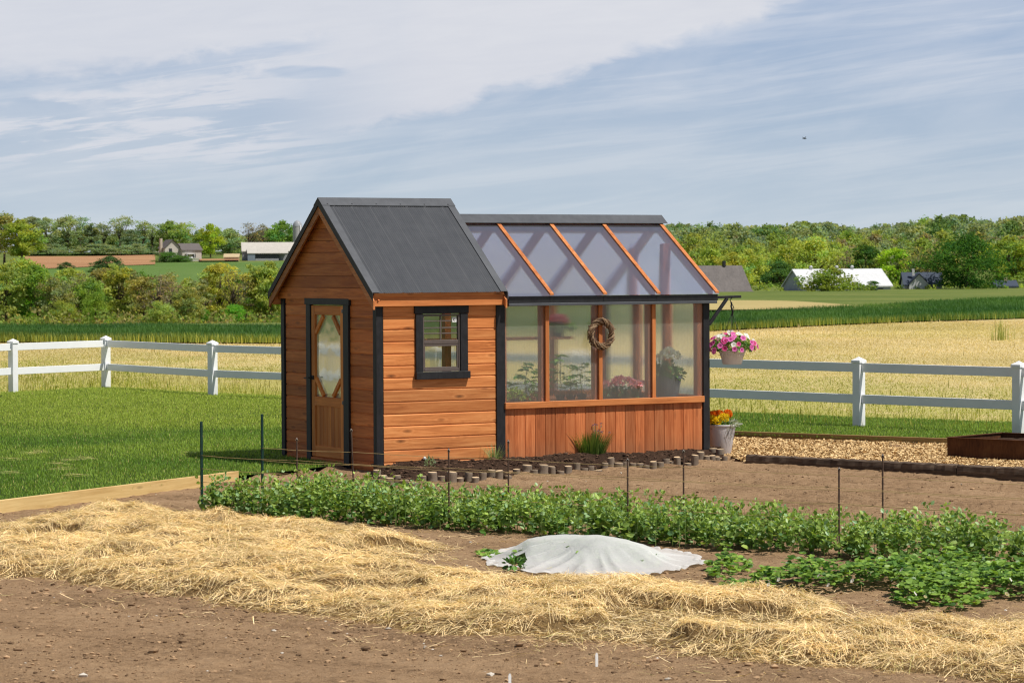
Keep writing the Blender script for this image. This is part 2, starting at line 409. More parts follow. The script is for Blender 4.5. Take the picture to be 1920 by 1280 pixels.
def mat_field(name, stops, s1, s2, bump=.5, stretch=(1, 1, 1)):
    t = NT(name); p = t.pos(stretch, (0, 0, .7)); n = t.noise(p, s1, 5); n2 = t.noise(p, s2, 4, .7)
    c = t.ramp(t.math('ADD', t.math('MULTIPLY', n, .55), t.math('MULTIPLY', n2, .45)), stops)
    return t.done(t.bsdf(c, .95, spec=.05, normal=t.bump(n2, bump, .08)))
M['hay'] = None
M['meadow'] = mat_field('green_meadow', [(.35, (.085, .125, .028)), (.5, (.13, .17, .042)), (.65, (.21, .215, .065))], .03, 1.2)
M['cropground'] = mat_field('crop_ground', [(.35, (.035, .085, .014)), (.5, (.06, .125, .022)), (.66, (.10, .16, .035))], .05, 3.5)
M['plough'] = mat_field('ploughed_soil', [(.35, (.30, .155, .08)), (.65, (.44, .25, .13))], .02, .6)
M['hillgreen'] = mat_field('hill_grass', [(.35, (.085, .16, .035)), (.65, (.135, .205, .06))], .015, .3)
M['tan'] = mat_field('dry_tan_strip', [(.35, (.36, .30, .12)), (.65, (.50, .39, .18))], .05, 2)
M['strawbase'] = mat_soil('straw_bed', (.40, .27, .12), (.27, .175, .08), (.12, .075, .038), 2.5)
M['chipbase'] = mat_soil('chip_bed', (.50, .31, .12), (.34, .19, .07), (.14, .075, .03), 2.0)
M['chip'] = mat_leaf('wood_chip', 0.0, .75, .15, gain=1.3)

# ------------------------------------------------------------------ terrain
LP = np.array([(0, 0), (100, 0), (130, -.35), (440, -6.9), (560, -7.4), (800, -2.9), (1000, 2.6), (1200, 6.4), (1500, 9), (3200, 6)], float)
RP = np.array([(0, 0), (110, 0), (200, -.55), (560, -3.4), (640, -3.4), (800, .5), (1000, 5), (1300, 8), (3200, 6)], float)
def zt(X, Y):
    X = np.asarray(X, float); Y = np.asarray(Y, float)
    D = np.maximum(Y, 1.0); a = X/np.maximum(D, 30)
    zl = np.interp(D, LP[:, 0], LP[:, 1]); zr = np.interp(D, RP[:, 0], RP[:, 1])
    t = sstep(-.06, .05, a)
    return zl*(1-t) + zr*t + (fbm(X/90, Y/90, 3, 3)-.5)*np.clip((D-150)/300, 0, 1)*1.6
def ztf(x, y): return float(zt(np.array([x]), np.array([y]))[0])
ys = np.concatenate([np.linspace(-60, 30, 10), np.geomspace(34, 3200, 120)])
xs = np.sinh(np.linspace(-5.2, 5.2, 121))/np.sinh(5.2)*1500
X, Y = np.meshgrid(xs, ys); Z = zt(X, Y) - .16*np.clip((110-Y)/8, 0, 1)
ground = link('ground', grid_mesh('ground', X, Y, Z, M['meadow'])); tag(ground, kind='structure')
def wedge(name, px0, px1, d0, d1, dz, mat, nx=40, ny=40, fe=None):
    u = np.linspace(0, 1, nx); v = np.linspace(0, 1, ny); U, Vv = np.meshgrid(u, v)
    P = px0 + (px1-px0)*U; A = (P-960)/F
    D0 = d0(P) if callable(d0) else d0; D1 = d1(P) if callable(d1) else d1
    D = D0 + (D1-D0)*Vv
    XX, YY = A*D, D
    return tag(link(name, grid_mesh(name, XX, YY, zt(XX, YY)+dz, mat)), kind='structure')
# shed frame
SO = Vector((-1.5618, 32.9556, 0)); YAW = .5427
UX = Vector((math.cos(YAW), math.sin(YAW), 0)); VX = Vector((-UX.y, UX.x, 0))
def W2(u, v, z=0): p = SO + UX*u + VX*v; return Vector((p.x, p.y, z))
def front_u(px, py, v=0.0):
    d = ray(px, py); o = Vector((0, 0, H)) - (SO + VX*v)
    t = -o.dot(VX)/d.dot(VX); p = o + d*t
    return p.dot(UX), p.z + 0

LZ = .08
# fence line
FC = at(199, 725.6, LZ); FA = at(399, 740.6, LZ); FB = at(1328, 0, LZ) if False else None
F1598 = at(1598, 799.5, LZ); F1910 = at(1910, 813, LZ); F25 = at(25, 735, LZ)
fdir = (F1910 - FA); fdir.z = 0; fdir.normalize()
FEND = F1910 + fdir*16
ldir = (F25 - FC); ldir.z = 0; ldir.normalize()
LEND = FC + ldir*26

# lawn polygon (it runs on past the right-hand fence for a stride or two)
FO = Vector((-fdir.y, fdir.x, 0))
BL0 = at(0, 963); BL1 = at(448, 905); bd = (BL1-BL0).normalized()
RB0 = at(1330, 820.5, .02); RB1 = at(1782, 836.5, .02); rbd = (RB1-RB0).normalized()
lawn_poly = [BL0 - bd*12, BL0, BL1, at(560, 894), W2(.3, 1.0), W2(4.3, 1.6), RB0 + Vector((-.1, .02, 0)), RB1, RB1 + rbd*12, FEND + FO*2.4, F1910 + FO*2.4, F1598 + FO*2.2, (F1598+FA)/2 + FO*1.3, FA + FO*.5, FC, FC + ldir*14, LEND]
def flat_poly(name, P, z, mat, kind='structure'):
    me = bpy.data.meshes.new(name); me.from_pydata([(p[0], p[1], z) for p in P], [], [tuple(range(len(P)))]); me.update()
    import bmesh
    bm = bmesh.new(); bm.from_mesh(me); bmesh.ops.triangulate(bm, faces=bm.faces[:]); bmesh.ops.recalc_face_normals(bm, faces=bm.faces[:])
    for f in bm.faces:
        if f.normal.z < 0: f.normal_flip()
    bm.to_mesh(me); bm.free(); me.materials.append(mat)
    return tag(link(name, me), kind=kind)
flat_poly('lawn', lawn_poly, LZ, M['lawn'])
hay_poly = [LEND, FC + ldir*14, FC, FA, F1598, FEND, Vector((60, 60, 0)), Vector((60, 150, 0)), Vector((22, 118, 0)), Vector((7, 101, 0)), Vector((-7, 89, 0)), Vector((-16, 91, 0)), Vector((-60, 93, 0)), Vector((-60, 45, 0))]
def mat_hay():
    t = NT('cut_hay_stubble'); p = t.pos((1, .5, 1), (0, 0, .7)); n = t.noise(p, .16, 5); n2 = t.noise(p, 9, 4, .7)
    c = t.ramp(t.math('ADD', t.math('MULTIPLY', n, .55), t.math('MULTIPLY', n2, .45)), [(.36, (.42, .34, .13)), (.5, (.57, .45, .22)), (.66, (.66, .54, .30))])
    g = t.N('NewGeometry'); ds = []
    for nv in (FO, Vector((ldir.y, -ldir.x, 0))):
        dp = t.N('VectorMath', operation='DOT_PRODUCT'); t.set(dp.inputs[0], g.outputs['Position']); dp.inputs[1].default_value = nv; ds.append(t.math('SUBTRACT', dp.outputs['Value'], FC.dot(nv)))
    d = t.math('MAXIMUM', ds[0], ds[1])
    near = t.math('SUBTRACT', 1.0, t.math('DIVIDE', d, 19.0), True)
    patch = t.noise(t.pos((1, .55, 1), (0, 0, .8)), .75, 5, .65)
    m = t.math('MULTIPLY', near, t.math('MULTIPLY', t.math('SUBTRACT', t.math('ADD', patch, t.math('MULTIPLY', near, .16)), .39, True), 4.5, True), True)
    c = t.mix(t.math('MULTIPLY', m, .8), c, t.mix(n2, (.16, .20, .03, 1), (.44, .42, .09, 1)))
    return t.done(t.bsdf(c, .95, spec=.05, normal=t.bump(n2, .5, .08)))
M['hay'] = mat_hay()
flat_poly('hay_field', hay_poly, .03, M['hay'])

def sample_poly(P, dens, vis=True, dlim=None):
    P = np.array([(p[0], p[1]) for p in P]); lo, hi = P.min(0), P.max(0)
    if dlim: lo[1] = max(lo[1], dlim[0]); hi[1] = min(hi[1], dlim[1])
    n = int((hi-lo).prod()*dens)
    x = RNG.uniform(lo[0], hi[0], n); y = RNG.uniform(lo[1], hi[1], n)
    k = in_poly(x, y, P)
    if vis: k &= (np.abs(x) < .215*y + .6)      # only what the photograph's surroundings can show
    return x[k], y[k]
def lerpc(a, b, t): return np.asarray(a)[None, :]*(1-t[:, None]) + np.asarray(b)[None, :]*t[:, None]

# lawn grass blades
x, y = sample_poly(lawn_poly, 1300)
n = len(x); h = RNG.uniform(.018, .040, n)*(0.8+.5*vnoise(x*1.3, y*1.3, 5))
tn = fbm(x*.5, y*.5, 9, 3)
stripe = sstep(39.5, 42.0, y + 1.4*(fbm(x*.4, y*.4, 21, 2)-.5) + .12*x)*(x < 0)
cl = lerpc((.066, .122, .016), (.130, .185, .028), np.clip(tn*2.2-.6 + RNG.normal(0, .12, n), 0, 1))
cl = cl*(1-stripe[:, None]) + stripe[:, None]*lerpc((.135, .185, .022), (.21, .245, .045), RNG.random(n))
cl *= RNG.uniform(.72, 1.3, n)[:, None]
dry = RNG.random(n) < .03; cl[dry] = (.28, .24, .09)
R = rz_frames(RNG.uniform(0, 2*PI, n)); wd = RNG.uniform(.005, .009, n)
R = R*np.stack([wd, h*RNG.uniform(.2, 1.3, n), h], -1)[:, None, :]
tag(cloud('lawn_grass', BLADE_V, BLADE_F, np.stack([x, y, np.full(n, LZ-.003)], -1), R, cl, M['grass']), 'short mown green lawn grass around the shed and along the white fence', kind='stuff')

# hay field tufts beyond the fence, greener and taller beside the fence
x, y = sample_poly(hay_poly, 210, dlim=(30, 112)); n = len(x)
dist = (x-FA.x)*(-fdir.y) + (y-FA.y)*fdir.x
dl = (x-FC.x)*(ldir.y) + (y-FC.y)*(-ldir.x)
dd_ = np.maximum(np.where(x < FC.x, np.abs(dl), dist), 0)
edge = np.exp(-np.maximum(dd_-1.6, 0)/2.6); mid = np.exp(-dd_/12.0)
g = np.clip(edge*1.7*(fbm(x*.7, y*.7, 2, 3)+.1) + .25*mid + 1.4*mid*sstep(.34, .58, fbm(x*.6, y*.4, 30, 3)) + .30*sstep(.50, .72, fbm(x*.15, y*.06, 31, 3)), 0, 1)
cl = lerpc((.53, .42, .21), (.72, .60, .35), RNG.random(n))*(1-g[:, None]) + g[:, None]*lerpc((.17, .22, .03), (.42, .40, .085), RNG.random(n))
cl *= (RNG.uniform(.82, 1.15, n)*(.80+.40*fbm(x*.10+y*.05, y*.2, 8, 3)))[:, None]
tall = (RNG.random(n) < .006+.35*edge*fbm(x*1.1, y*1.1, 12, 2))
h = np.where(tall, RNG.uniform(.08, .20, n), RNG.uniform(.012, .04, n)); wd = RNG.uniform(.008, .018, n)*(y/55)
R = rz_frames(RNG.uniform(0, 2*PI, n))*np.stack([wd, np.where(tall, h*RNG.uniform(.2, 1.0, n), RNG.uniform(.05, .16, n)), h], -1)[:, None, :]
tag(cloud('hay_stubble', BLADE_V, BLADE_F, np.stack([x, y, np.full(n, .028)], -1), R, cl, M['drygrass']), 'pale yellow cut hay stubble in the field beyond the white fence', kind='stuff')

# crop band
def crop_front(P): return np.interp(P, [-900, 0, 520, 1335, 1920, 2800], [90, 88, 85.5, 98, 118, 150])
def crop_back(P): return np.interp(P, [-900, 0, 520, 800, 1335, 1650, 1920, 2800], [104, 104, 104, 112, 128, 165, 235, 260])
wedge('crop_field', -900, 2800, crop_front, crop_back, .10, M['cropground'], 90, 60)
n = 150000
P = RNG.uniform(-150, 2070, n); t = RNG.random(n)**1.5; D = crop_front(P) + (crop_back(P)-crop_front(P))*t + RNG.normal(0, .35, n)
x, y = (P-960)/F*D, D
h = RNG.uniform(.18, .32, n)*(.75+.5*fbm(x*.3, y*.3, 4, 3)); wd = RNG.uniform(.015, .034, n)
cl = lerpc((.024, .072, .016), (.075, .145, .030), np.clip(fbm(x*.25, y*.16, 14, 3)*1.7-.35 + RNG.normal(0, .15, n), 0, 1))
fr = np.exp(-(D-crop_front(P))/.9)*.35; cl = cl*(1-fr[:, None]) + fr[:, None]*np.array((.30, .29, .055))
R = rz_frames(RNG.uniform(0, 2*PI, n))*np.stack([wd, h*RNG.uniform(.2, 1.0, n), h], -1)[:, None, :]
tag(cloud('crop_leaves', BLADE_V, BLADE_F, np.stack([x, y, zt(x, y)+.08], -1), R, cl, M['crop']), 'dark green young grain crop standing in a band across the field', kind='stuff')
wedge('tan_strip', 1180, 1690, 150, lambda P: 222 - 62*sstep(1350, 1690, P), .14, M['tan'])
wedge('ploughed_field', 48, 292, lambda P: np.interp(P, [48, 292], [930, 975]), 1165, .3, M['plough'])
wedge('hill_field', 60, 900, 700, 1000, .12, M['hillgreen'])
wedge('hill_strip', 40, 560, 1185, 1290, .5, M['hillgreen'])
wedge('dirt_track', 375, 450, 1003, 1050, .7, M['plough'], 12, 8)

# ------------------------------------------------------------------ garden soil
RD_ = Vector((.795, -.607, 0)); RN = Vector((.607, .795, 0))      # bed row direction and its normal
def soil_h(x, y):
    q = x*RN.x + y*RN.y; s = x*RD_.x + y*RD_.y
    z = (fbm(x*6, y*6, 40, 4)-.5)*.035 + (fbm(x*.9, y*.9, 41, 2)-.5)*.035 + (fbm(x*24, y*24, 44, 3)-.5)*.022
    e0, e1_ = at(560, 894), BL1
    tt = np.clip(((x-e1_.x)*(e0.x-e1_.x)+(y-e1_.y)*(e0.y-e1_.y))/((e0.x-e1_.x)**2+(e0.y-e1_.y)**2), 0, 1); d1 = np.hypot(x-e1_.x-tt*(e0.x-e1_.x), y-e1_.y-tt*(e0.y-e1_.y))
    w3 = W2(.3, 1.0); tt = np.clip(((x-e0.x)*(w3.x-e0.x)+(y-e0.y)*(w3.y-e0.y))/((w3.x-e0.x)**2+(w3.y-e0.y)**2), 0, 1); d2 = np.hypot(x-e0.x-tt*(w3.x-e0.x), y-e0.y-tt*(w3.y-e0.y))
    z = z + .055*np.exp(-(np.minimum(d1, d2)/.13)**2)
    back = sstep(22.7, 23.2, q)
    z = z + back*(.034*np.sin(q*2*PI/.72 + 1.6*fbm(s*.5, q*.5, 42, 2)))*(.5+fbm(s*1.2, q*1.2, 43, 2))
    return z
xs = np.arange(-9, 10, .05); ysr = np.concatenate([np.arange(10, 22, .035), np.arange(22, 37.5, .05)])
X, Y = np.meshgrid(xs, ysr)
LPA = [(p[0], p[1]) for p in lawn_poly]
keep = (~(in_poly(X.ravel(), Y.ravel(), LPA) & (poly_dist(X.ravel(), Y.ravel(), LPA) > .35))).reshape(X.shape) & (np.abs(X) < .26*Y+1.2)
Z = soil_h(X, Y)
tag(link('garden_soil', grid_mesh('garden_soil', X, Y, Z, M['soil'], keep)), kind='structure')
# clods and small stones
def blob_t(seed, n=0):
    r = np.random.default_rng(seed)
    v = np.array([(0, 0, 1), (.9, 0, .3), (.28, .86, .3), (-.73, .53, .3), (-.73, -.53, .3), (.28, -.86, .3), (.6, .45, -.5), (-.6, .5, -.5), (-.4, -.7, -.5), (.5, -.6, -.5)], float)
    v *= r.uniform(.7, 1.2, (len(v), 1)); f = [(0, 1, 2), (0, 2, 3), (0, 3, 4), (0, 4, 5), (0, 5, 1), (1, 6, 2), (2, 6, 7), (2, 7, 3), (3, 7, 8), (3, 8, 4), (4, 8, 5), (5, 8, 9), (5, 9, 1), (1, 9, 6)]
    return v, f
n = 150000
x = RNG.uniform(-8, 8, n); y = 13 + 23*RNG.random(n)**1.2
k = (np.abs(x) < .2*y+.3) & ~in_poly(x, y, [(p[0], p[1]) for p in lawn_poly]) & (RNG.random(n) < .12+1.9*fbm(x*1.1, y*1.1, 60, 4)**2.5)
x, y = x[k], y[k]; n = len(x)
sz = np.clip(RNG.lognormal(-5.05, .62, n), .002, .045)*np.where(y > 22.5, .68, 1.0)
cl = lerpc((.10, .064, .038), (.36, .236, .136), RNG.random(n)); st = RNG.random(n) < .018; cl[st] = lerpc((.30, .26, .21), (.52, .48, .42), RNG.random(st.sum()))
bv, bf = blob_t(3)
R = rz_frames(RNG.uniform(0, 2*PI, n))*np.stack([sz*RNG.uniform(.8, 1.5, n), sz, sz*.7], -1)[:, None, :]
tag(cloud('soil_clods', bv, bf, np.stack([x, y, soil_h(x, y)+sz*.15], -1), R, cl, M['clod']), 'small brown clods and pale pebbles strewn over the tilled garden soil', kind='stuff')

# ------------------------------------------------------------------ straw mulch
SP = [(-260, 1040), (-60, 1000), (0, 985), (110, 962), (190, 950), (300, 958), (400, 975), (540, 988), (700, 1000), (790, 1012), (850, 1030), (888, 1052), (800, 1056), (745, 1058), (800, 1072), (900, 1078), (940, 1082), (1080, 1092), (1200, 1090), (1300, 1100), (1400, 1112), (1540, 1128), (1650, 1148), (1800, 1162), (1950, 1150), (2150, 1180), (2300, 1420), (1920, 1290), (1600, 1262), (1300, 1236), (1000, 1212), (700, 1180), (450, 1146), (250, 1112), (100, 1092), (0, 1086), (-260, 1075)]
straw_poly = [at(a, b) for a, b in SP]
SPA = np.array([(p.x, p.y) for p in straw_poly])
def straw_h(x, y):
    ins = in_poly(x, y, SPA); d = poly_dist(x, y, SPA)*np.where(ins, 1, -1)
    d = d + (fbm(x*1.6, y*1.6, 77, 3)-.5)*.5
    m = sstep(-.02, .75, d)
    lum = fbm(x*1.5, y*1.5, 70, 2); clump = fbm(x*4.5, y*4.5, 71, 3); hole = sstep(.26, .36, fbm(x*1.25+3, y*1.25, 74, 2))
    return m*(.02+.135*lum*hole+.105*(clump-.35)*hole + .014*fbm(x*18, y*18, 72, 2)), np.sqrt(np.clip(m, 0, 1)), hole
lo, hi = SPA.min(0)-.3, SPA.max(0)+.3
X, Y = np.meshgrid(np.arange(lo[0], hi[0], .035), np.arange(max(lo[1], 13), hi[1], .035))
hh, mm, ho = straw_h(X.ravel(), Y.ravel())
Z = (soil_h(X.ravel(), Y.ravel()) + hh - .016).reshape(X.shape)
tag(link('straw_bed', grid_mesh('straw_bed', X, Y, Z, M['strawbase'], (mm > .03).reshape(X.shape) & (np.abs(X) < .23*Y+1))), kind='structure')
n = 560000
x = RNG.uniform(lo[0], hi[0], n); y = RNG.uniform(max(lo[1], 13), hi[1], n)
k = np.abs(x) < .205*y+.3; x, y = x[k], y[k]
hh, mm, ho = straw_h(x, y)
k = RNG.random(len(x)) < np.clip(mm*1.15, 0, 1)*(.28+.72*ho) + .012*(mm <= 0.1)*(poly_dist(x, y, SPA) < .8); x, y, hh = x[k], y[k], hh[k]; n = len(x)
e = .04; gx = (straw_h(x+e, y)[0]-straw_h(x-e, y)[0])/(2*e); gy = (straw_h(x, y+e)[0]-straw_h(x, y-e)[0])/(2*e)
# combed tufts: neighbouring stalks share a direction
ang = 2*PI*fbm(x*2.6, y*2.6, 73, 2)*2.2 + RNG.normal(0, .6, n)
tilt = np.clip(RNG.normal(.03, .17, n), -.2, .9)
d = np.stack([np.cos(ang), np.sin(ang), np.cos(ang)*gx + np.sin(ang)*gy + tilt], -1)
L = RNG.uniform(.04, .20, n)*RNG.uniform(.6, 1.15, n); wd = RNG.uniform(.0016, .0037, n)
R = frames(d, up=np.array([[0, 0, 1.]])+RNG.normal(0, .35, (n, 3)))
R = R*np.stack([wd, L, L*RNG.normal(0, .8, n)], -1)[:, None, :]
SV = [(-.5, -.5, 0), (.5, -.5, 0), (.5, 0, .12), (-.5, 0, .12), (.4, .5, 0), (-.4, .5, 0)]; SF = [(0, 1, 2, 3), (3, 2, 4, 5)]
cl = lerpc((.42, .305, .14), (.74, .595, .35), RNG.random(n))*RNG.uniform(.65, 1.15, n)[:, None]*(.72+.5*fbm(x*2.2, y*2.2, 78, 3))[:, None]
gr = RNG.random(n) < .05; cl[gr] = (.34, .31, .12); br = RNG.random(n) < .12; cl[br] = lerpc((.16, .095, .04), (.30, .19, .08), RNG.random(br.sum()))
T = np.stack([x, y, soil_h(x, y)+hh+.004+np.abs(RNG.normal(0, .012, n))], -1)
tag(cloud('straw_mulch', SV, SF, T, R, cl, M['straw']), 'golden straw mulch spread in heaps across the front garden bed', kind='stuff')
# a few stalks blown onto the lawn
spots = [(60, 850), (130, 862), (30, 860), (155, 858), (122, 878), (360, 848), (68, 846), (25, 885), (145, 890), (110, 868)]
T = []; A = []
for sx, sy in spots:
    for k in range(9):
        p = at(sx+random.uniform(-14, 14), sy+random.uniform(-2.5, 2.5), LZ+.05); T.append(p[:]); A.append((random.uniform(.7, 1.3), random.uniform(-.6, .2), random.uniform(-.05, .1)))
n = len(T); R = frames(np.array(A), up=np.tile([[0, 0, 1.]], (n, 1)))*np.stack([np.full(n, .006), RNG.uniform(.12, .3, n), np.full(n, .03)], -1)[:, None, :]
tag(cloud('straw_wisps', SV, SF, np.array(T), R, lerpc((.5, .4, .16), (.7, .56, .26), RNG.random(n)), M['straw']), 'loose wisps of straw blown onto the mown lawn', kind='stuff')
# ------------------------------------------------------------------ shed with lean-on greenhouse (local axes: x along the long front, y along the gable end)
SW, L1, L2 = 2.43, 1.70, 4.66
shed = empty('garden_shed', SO, YAW)
tag(shed, 'cedar garden shed with charcoal metal roof and attached clear-panelled greenhouse', 'shed')
zlines = [-.01+.14*k for k in range(16)]
def board_prof(z0, z1, t=.02, g=.005, c=.008):
    return [(t, z0), (c, z0), (c, z0+g), (0, z0+g+c*.8), (0, z1-g-c*.8), (c, z1-g), (c, z1), (t, z1)]
BOX = dict()
# front wall (outer face y=0, looks toward -y)
m = MB(); m2 = MB()
wx0, wx1, wz0, wz1 = .60, 1.105, 1.16, 1.845
for a, b in zip(zlines[:-1], zlines[1:]):
    segs = [(.085, 1.6)]
    if b > wz0 and a < wz1: segs = [(.085, wx0), (wx1, 1.6)]
    c = rc()
    for s0, s1 in segs: m.prism(board_prof(a, b), (s0, 0, 0), (0, 1, 0), (0, 0, 1), (s1-s0, 0, 0), c)
m.build('front_wall', M['side_x'], shed)
# gable end wall (outer face x=0, looks toward -x)
dy0, dy1, dz0, dz1 = .79, 1.64, .13, 1.95
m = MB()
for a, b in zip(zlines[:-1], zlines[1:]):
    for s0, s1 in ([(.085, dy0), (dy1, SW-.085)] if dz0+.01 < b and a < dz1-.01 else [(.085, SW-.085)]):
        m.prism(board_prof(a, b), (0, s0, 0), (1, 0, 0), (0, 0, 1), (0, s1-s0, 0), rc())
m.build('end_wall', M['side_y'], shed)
# back wall with a wide clear panel
m = MB()
for a, b in zip(zlines[:-1], zlines[1:]):
    for s0, s1 in ([(.085, .22), (1.52, 1.6)] if a > .7 and b < 1.97 else [(.085, 1.6)]):
        m.prism(board_prof(a, b), (s0, SW, 0), (0, -1, 0), (0, 0, 1), (s1-s0, 0, 0), rc())
m.build('back_wall', M['side_x'], shed)
m = MB(); m.add([(.2, SW-.03, .83), (1.54, SW-.03, .83), (1.54, SW-.03, 1.95), (.2, SW-.03, 1.95)], [(0, 1, 2, 3)]); m.build('glazing_panel', M['poly_wall'], shed)
# corner posts: two boards meeting at the corner
for (x, y, sx, sy, w1, w2) in ((0, 0, 1, 1, .088, .085), (0, SW, 1, -1, .088, .085), (L1, 0, -1, 1, .118, .085), (L1, SW, -1, -1, .118, .085)):
    m = MB(); ox, oy = x-sx*.018, y-sy*.018
    xs_ = sorted((ox, ox+sx*w1)); ys_ = sorted((oy, oy+sy*.03)); m.box(*xs_, *ys_, 0, 2.02, rc(), .002)
    xs_ = sorted((ox, ox+sx*.03)); ys_ = sorted((oy+sy*.032, oy+sy*w2)); m.box(*xs_, *ys_, 0, 2.02, rc(), .002)
    m.build('corner_post', M['black'], shed)
# door surround
m = MB(); m.box(-.03, .0, .655, .79, 0, 1.952, rc(), .003); m.box(-.03, 0, 1.64, 1.75, 0, 1.952, rc(), .003)
m.box(-.036, 0, .63, 1.775, 1.952, 2.03, rc(), .003); m.build('door_trim', M['black'], shed)
m = MB(); m.box(-.028, .05, dy0, dy1, .06, dz0-.012, rc(), .003); m.build('threshold', M['side_y'], shed)
# door
door = empty('door', (0, 0, 0)); door.parent = shed
m = MB(); X0, X1 = -.016, .022
for q0, q1 in ((dy0+.008, dy0+.095), (dy1-.095, dy1-.008)):
    m = MB(); m.box(X0, X1, q0, q1, dz0, dz1-.008, rc(), .004); m.build('stile', M['door_z'], door)
for q0, q1 in ((1.83, dz1-.008), (.74, .85), (dz0, dz0+.13)):
    m = MB(); m.box(X0, X1, dy0+.096, dy1-.096, q0, q1, rc(), .004); m.build('rail', M['door_y'], door)
a0, a1 = dy0+.096, dy1-.096
for yy, s in ((a0, 1), (a1, -1)):
    for zz, q in ((1.829, -1), (.851, 1)):
        m = MB(); m.bar((.0, yy+s*.012, zz+q*.215), (.0, yy+s*.205, zz+q*.012), .05, .03, (1, 0, 0), rc()); m.build('brace', M['door_z'], door)
m = MB(); nb = 7
for k in range(nb):
    q0 = a0 + (a1-a0)*k/nb; q1 = a0 + (a1-a0)*(k+1)/nb
    m.prism([(0.0, q0), (0.0, q0+.003), (-.004, q0+.006), (-.004, q1-.006), (0.0, q1-.003), (0.0, q1)], (.004, 0, dz0+.13), (1, 0, 0), (0, 1, 0), (0, 0, .74-dz0-.13), rc())
m.build('lower_panel', M['door_z'], door)
m = MB(); m.add([(.014, a0-.01, .84), (.014, a0-.01, 1.84), (.014, a1+.01, 1.84), (.014, a1+.01, .84)], [(0, 1, 2, 3)]); m.build('pane', M['door_glass'], door)
m = MB(); m.box(-.034, -.016, dy1-.075, dy1-.04, 1.05, 1.10, rc(), .004); m.tube([(-.03, dy1-.057, 1.075), (-.075, dy1-.057, 1.075)], .008, 8); m.bar((-.075, dy1-.06, 1.075), (-.078, dy1+.06, 1.068), .02, .014); m.build('handle', M['black'], door)
for z in (.80, 1.88):
    m = MB(); m.box(-.022, -.015, dy0+.002, dy0+.05, z-.02, z+.02, rc(), .001); m.tube([(-.024, dy0+.004, z-.025), (-.024, dy0+.004, z+.025)], .006, 8); m.build('hinge', M['bronze'], door)
# front window
win = empty('window', (0, 0, 0)); win.parent = shed
m = MB(); m.box(.505, wx0, -.026, 0, 1.175, 1.852, rc(), .003); m.box(wx1, 1.205, -.026, 0, 1.175, 1.852, rc(), .003); m.box(.488, 1.215, -.032, 0, 1.853, 1.945, rc(), .003)
m.build('frame', M['black'], win)
m = MB(); m.box(.495, 1.222, -.055, 0, 1.088, 1.174, rc(), .004); m.build('sill', M['black'], win)
m = MB(); f = .022
m.box(wx0, wx0+f, -.010, .035, wz0+.016, wz1, ch=.002); m.box(wx1-f, wx1, -.010, .035, wz0+.016, wz1, ch=.002); m.box(wx0+f, wx1-f, -.010, .035, wz1-f, wz1-.001, ch=.002)
m.box(wx0+f, wx1-f, -.012, .035, wz0+.016, wz0+.05, ch=.002)
m.build('jamb', M['bronze'], win)
m = MB(); i0, i1 = wx0+f, wx1-f; zm = 1.525
m.box(i0, i1, -.006, .02, zm-.026, zm+.018, ch=.003)                                   # meeting rail
m.box((i0+i1)/2-.010, (i0+i1)/2+.010, .006, .02, zm+.018, wz1-f, ch=.002)
for z in (1.765, 1.685, 1.62): m.box(i0, (i0+i1)/2-.010, .006, .02, z-.007, z+.007, ch=.002); m.box((i0+i1)/2+.010, i1, .006, .02, z-.007, z+.007, ch=.002)
m.build('upper_sash', M['bronze'], win)
m = MB(); m.box(i0, i0+.016, -.002, .018, wz0+.05, zm-.027, ch=.002); m.box(i1-.016, i1, -.002, .018, wz0+.05, zm-.027, ch=.002); m.box(i0+.016, i1-.016, -.002, .018, wz0+.05, wz0+.068, ch=.002); m.box(i0+.016, i1-.016, -.002, .018, zm-.055, zm-.027, ch=.002); m.build('lower_sash', M['bronze'], win)
m = MB(); m.add([(i0, .014, wz0+.04), (i1, .014, wz0+.04), (i1, .014, wz1-.01), (i0, .014, wz1-.01)], [(0, 1, 2, 3)]); m.build('pane', M['glass'], win)
stick = MB(); stick.box(i1-.075, i1-.018, .003, .006, wz1-.098, wz1-.036, ch=.001); so = stick.build('sticker', mat_paint('white_label', (.75, .76, .74), .4, .03), win)
m = MB(); cxs, czs = i1-.047, wz1-.066
m.prism([(cxs-cxs+.016*math.cos(t), .016*math.sin(t)) for t in np.linspace(0, 2*PI, 16)[:-1]], (cxs, .0028, czs), (1, 0, 0), (0, 0, 1), (0, -.001, 0))
m.build('printed_mark', mat_paint('label_ink', (.03, .03, .035), .5, .02), win)
m = MB(); m.prism([(.009*math.cos(t)+.004, .008*math.sin(t)-.002) for t in np.linspace(0, 2*PI, 12)[:-1]], (cxs, .0016, czs), (1, 0, 0), (0, 0, 1), (0, -.001, 0)); m.build('printed_mark', bpy.data.materials['white_label'], win)

# shed roof
ZR, YC = 3.21, SW/2; EY, EZ = -.14, 2.09; MS = (ZR-EZ)/(YC-EY)
def zroof(y): return ZR - MS*abs(y-YC)
RX0, RX1 = -.12, 1.68
roof = empty('roof', (0, 0, 0)); roof.parent = shed
pl = math.hypot(YC-EY, ZR-EZ)
for s in (-1, 1):
    nx = 560; xx = np.linspace(RX0+.012, RX1-.012, nx); ph = xx/.0275*2*PI
    prof = np.sin(ph)*.0022 + .004*(np.sin(ph/9.0+.8) > .93)
    tt = np.linspace(.03, 1.0, 14); nz = np.array([0, s*MS, 1.0])/math.hypot(MS, 1)
    Xg, Tg = np.meshgrid(xx, tt); Yg = YC + s*Tg*(YC-EY-.012); Zg = ZR - MS*Tg*(YC-EY-.012)
    pg = np.tile(prof, (len(tt), 1)); Yg = Yg + nz[1]*pg; Zg = Zg + nz[2]*pg
    link('metal_sheet', grid_mesh('metal_sheet', Xg, Yg, Zg, M['roof']), roof)
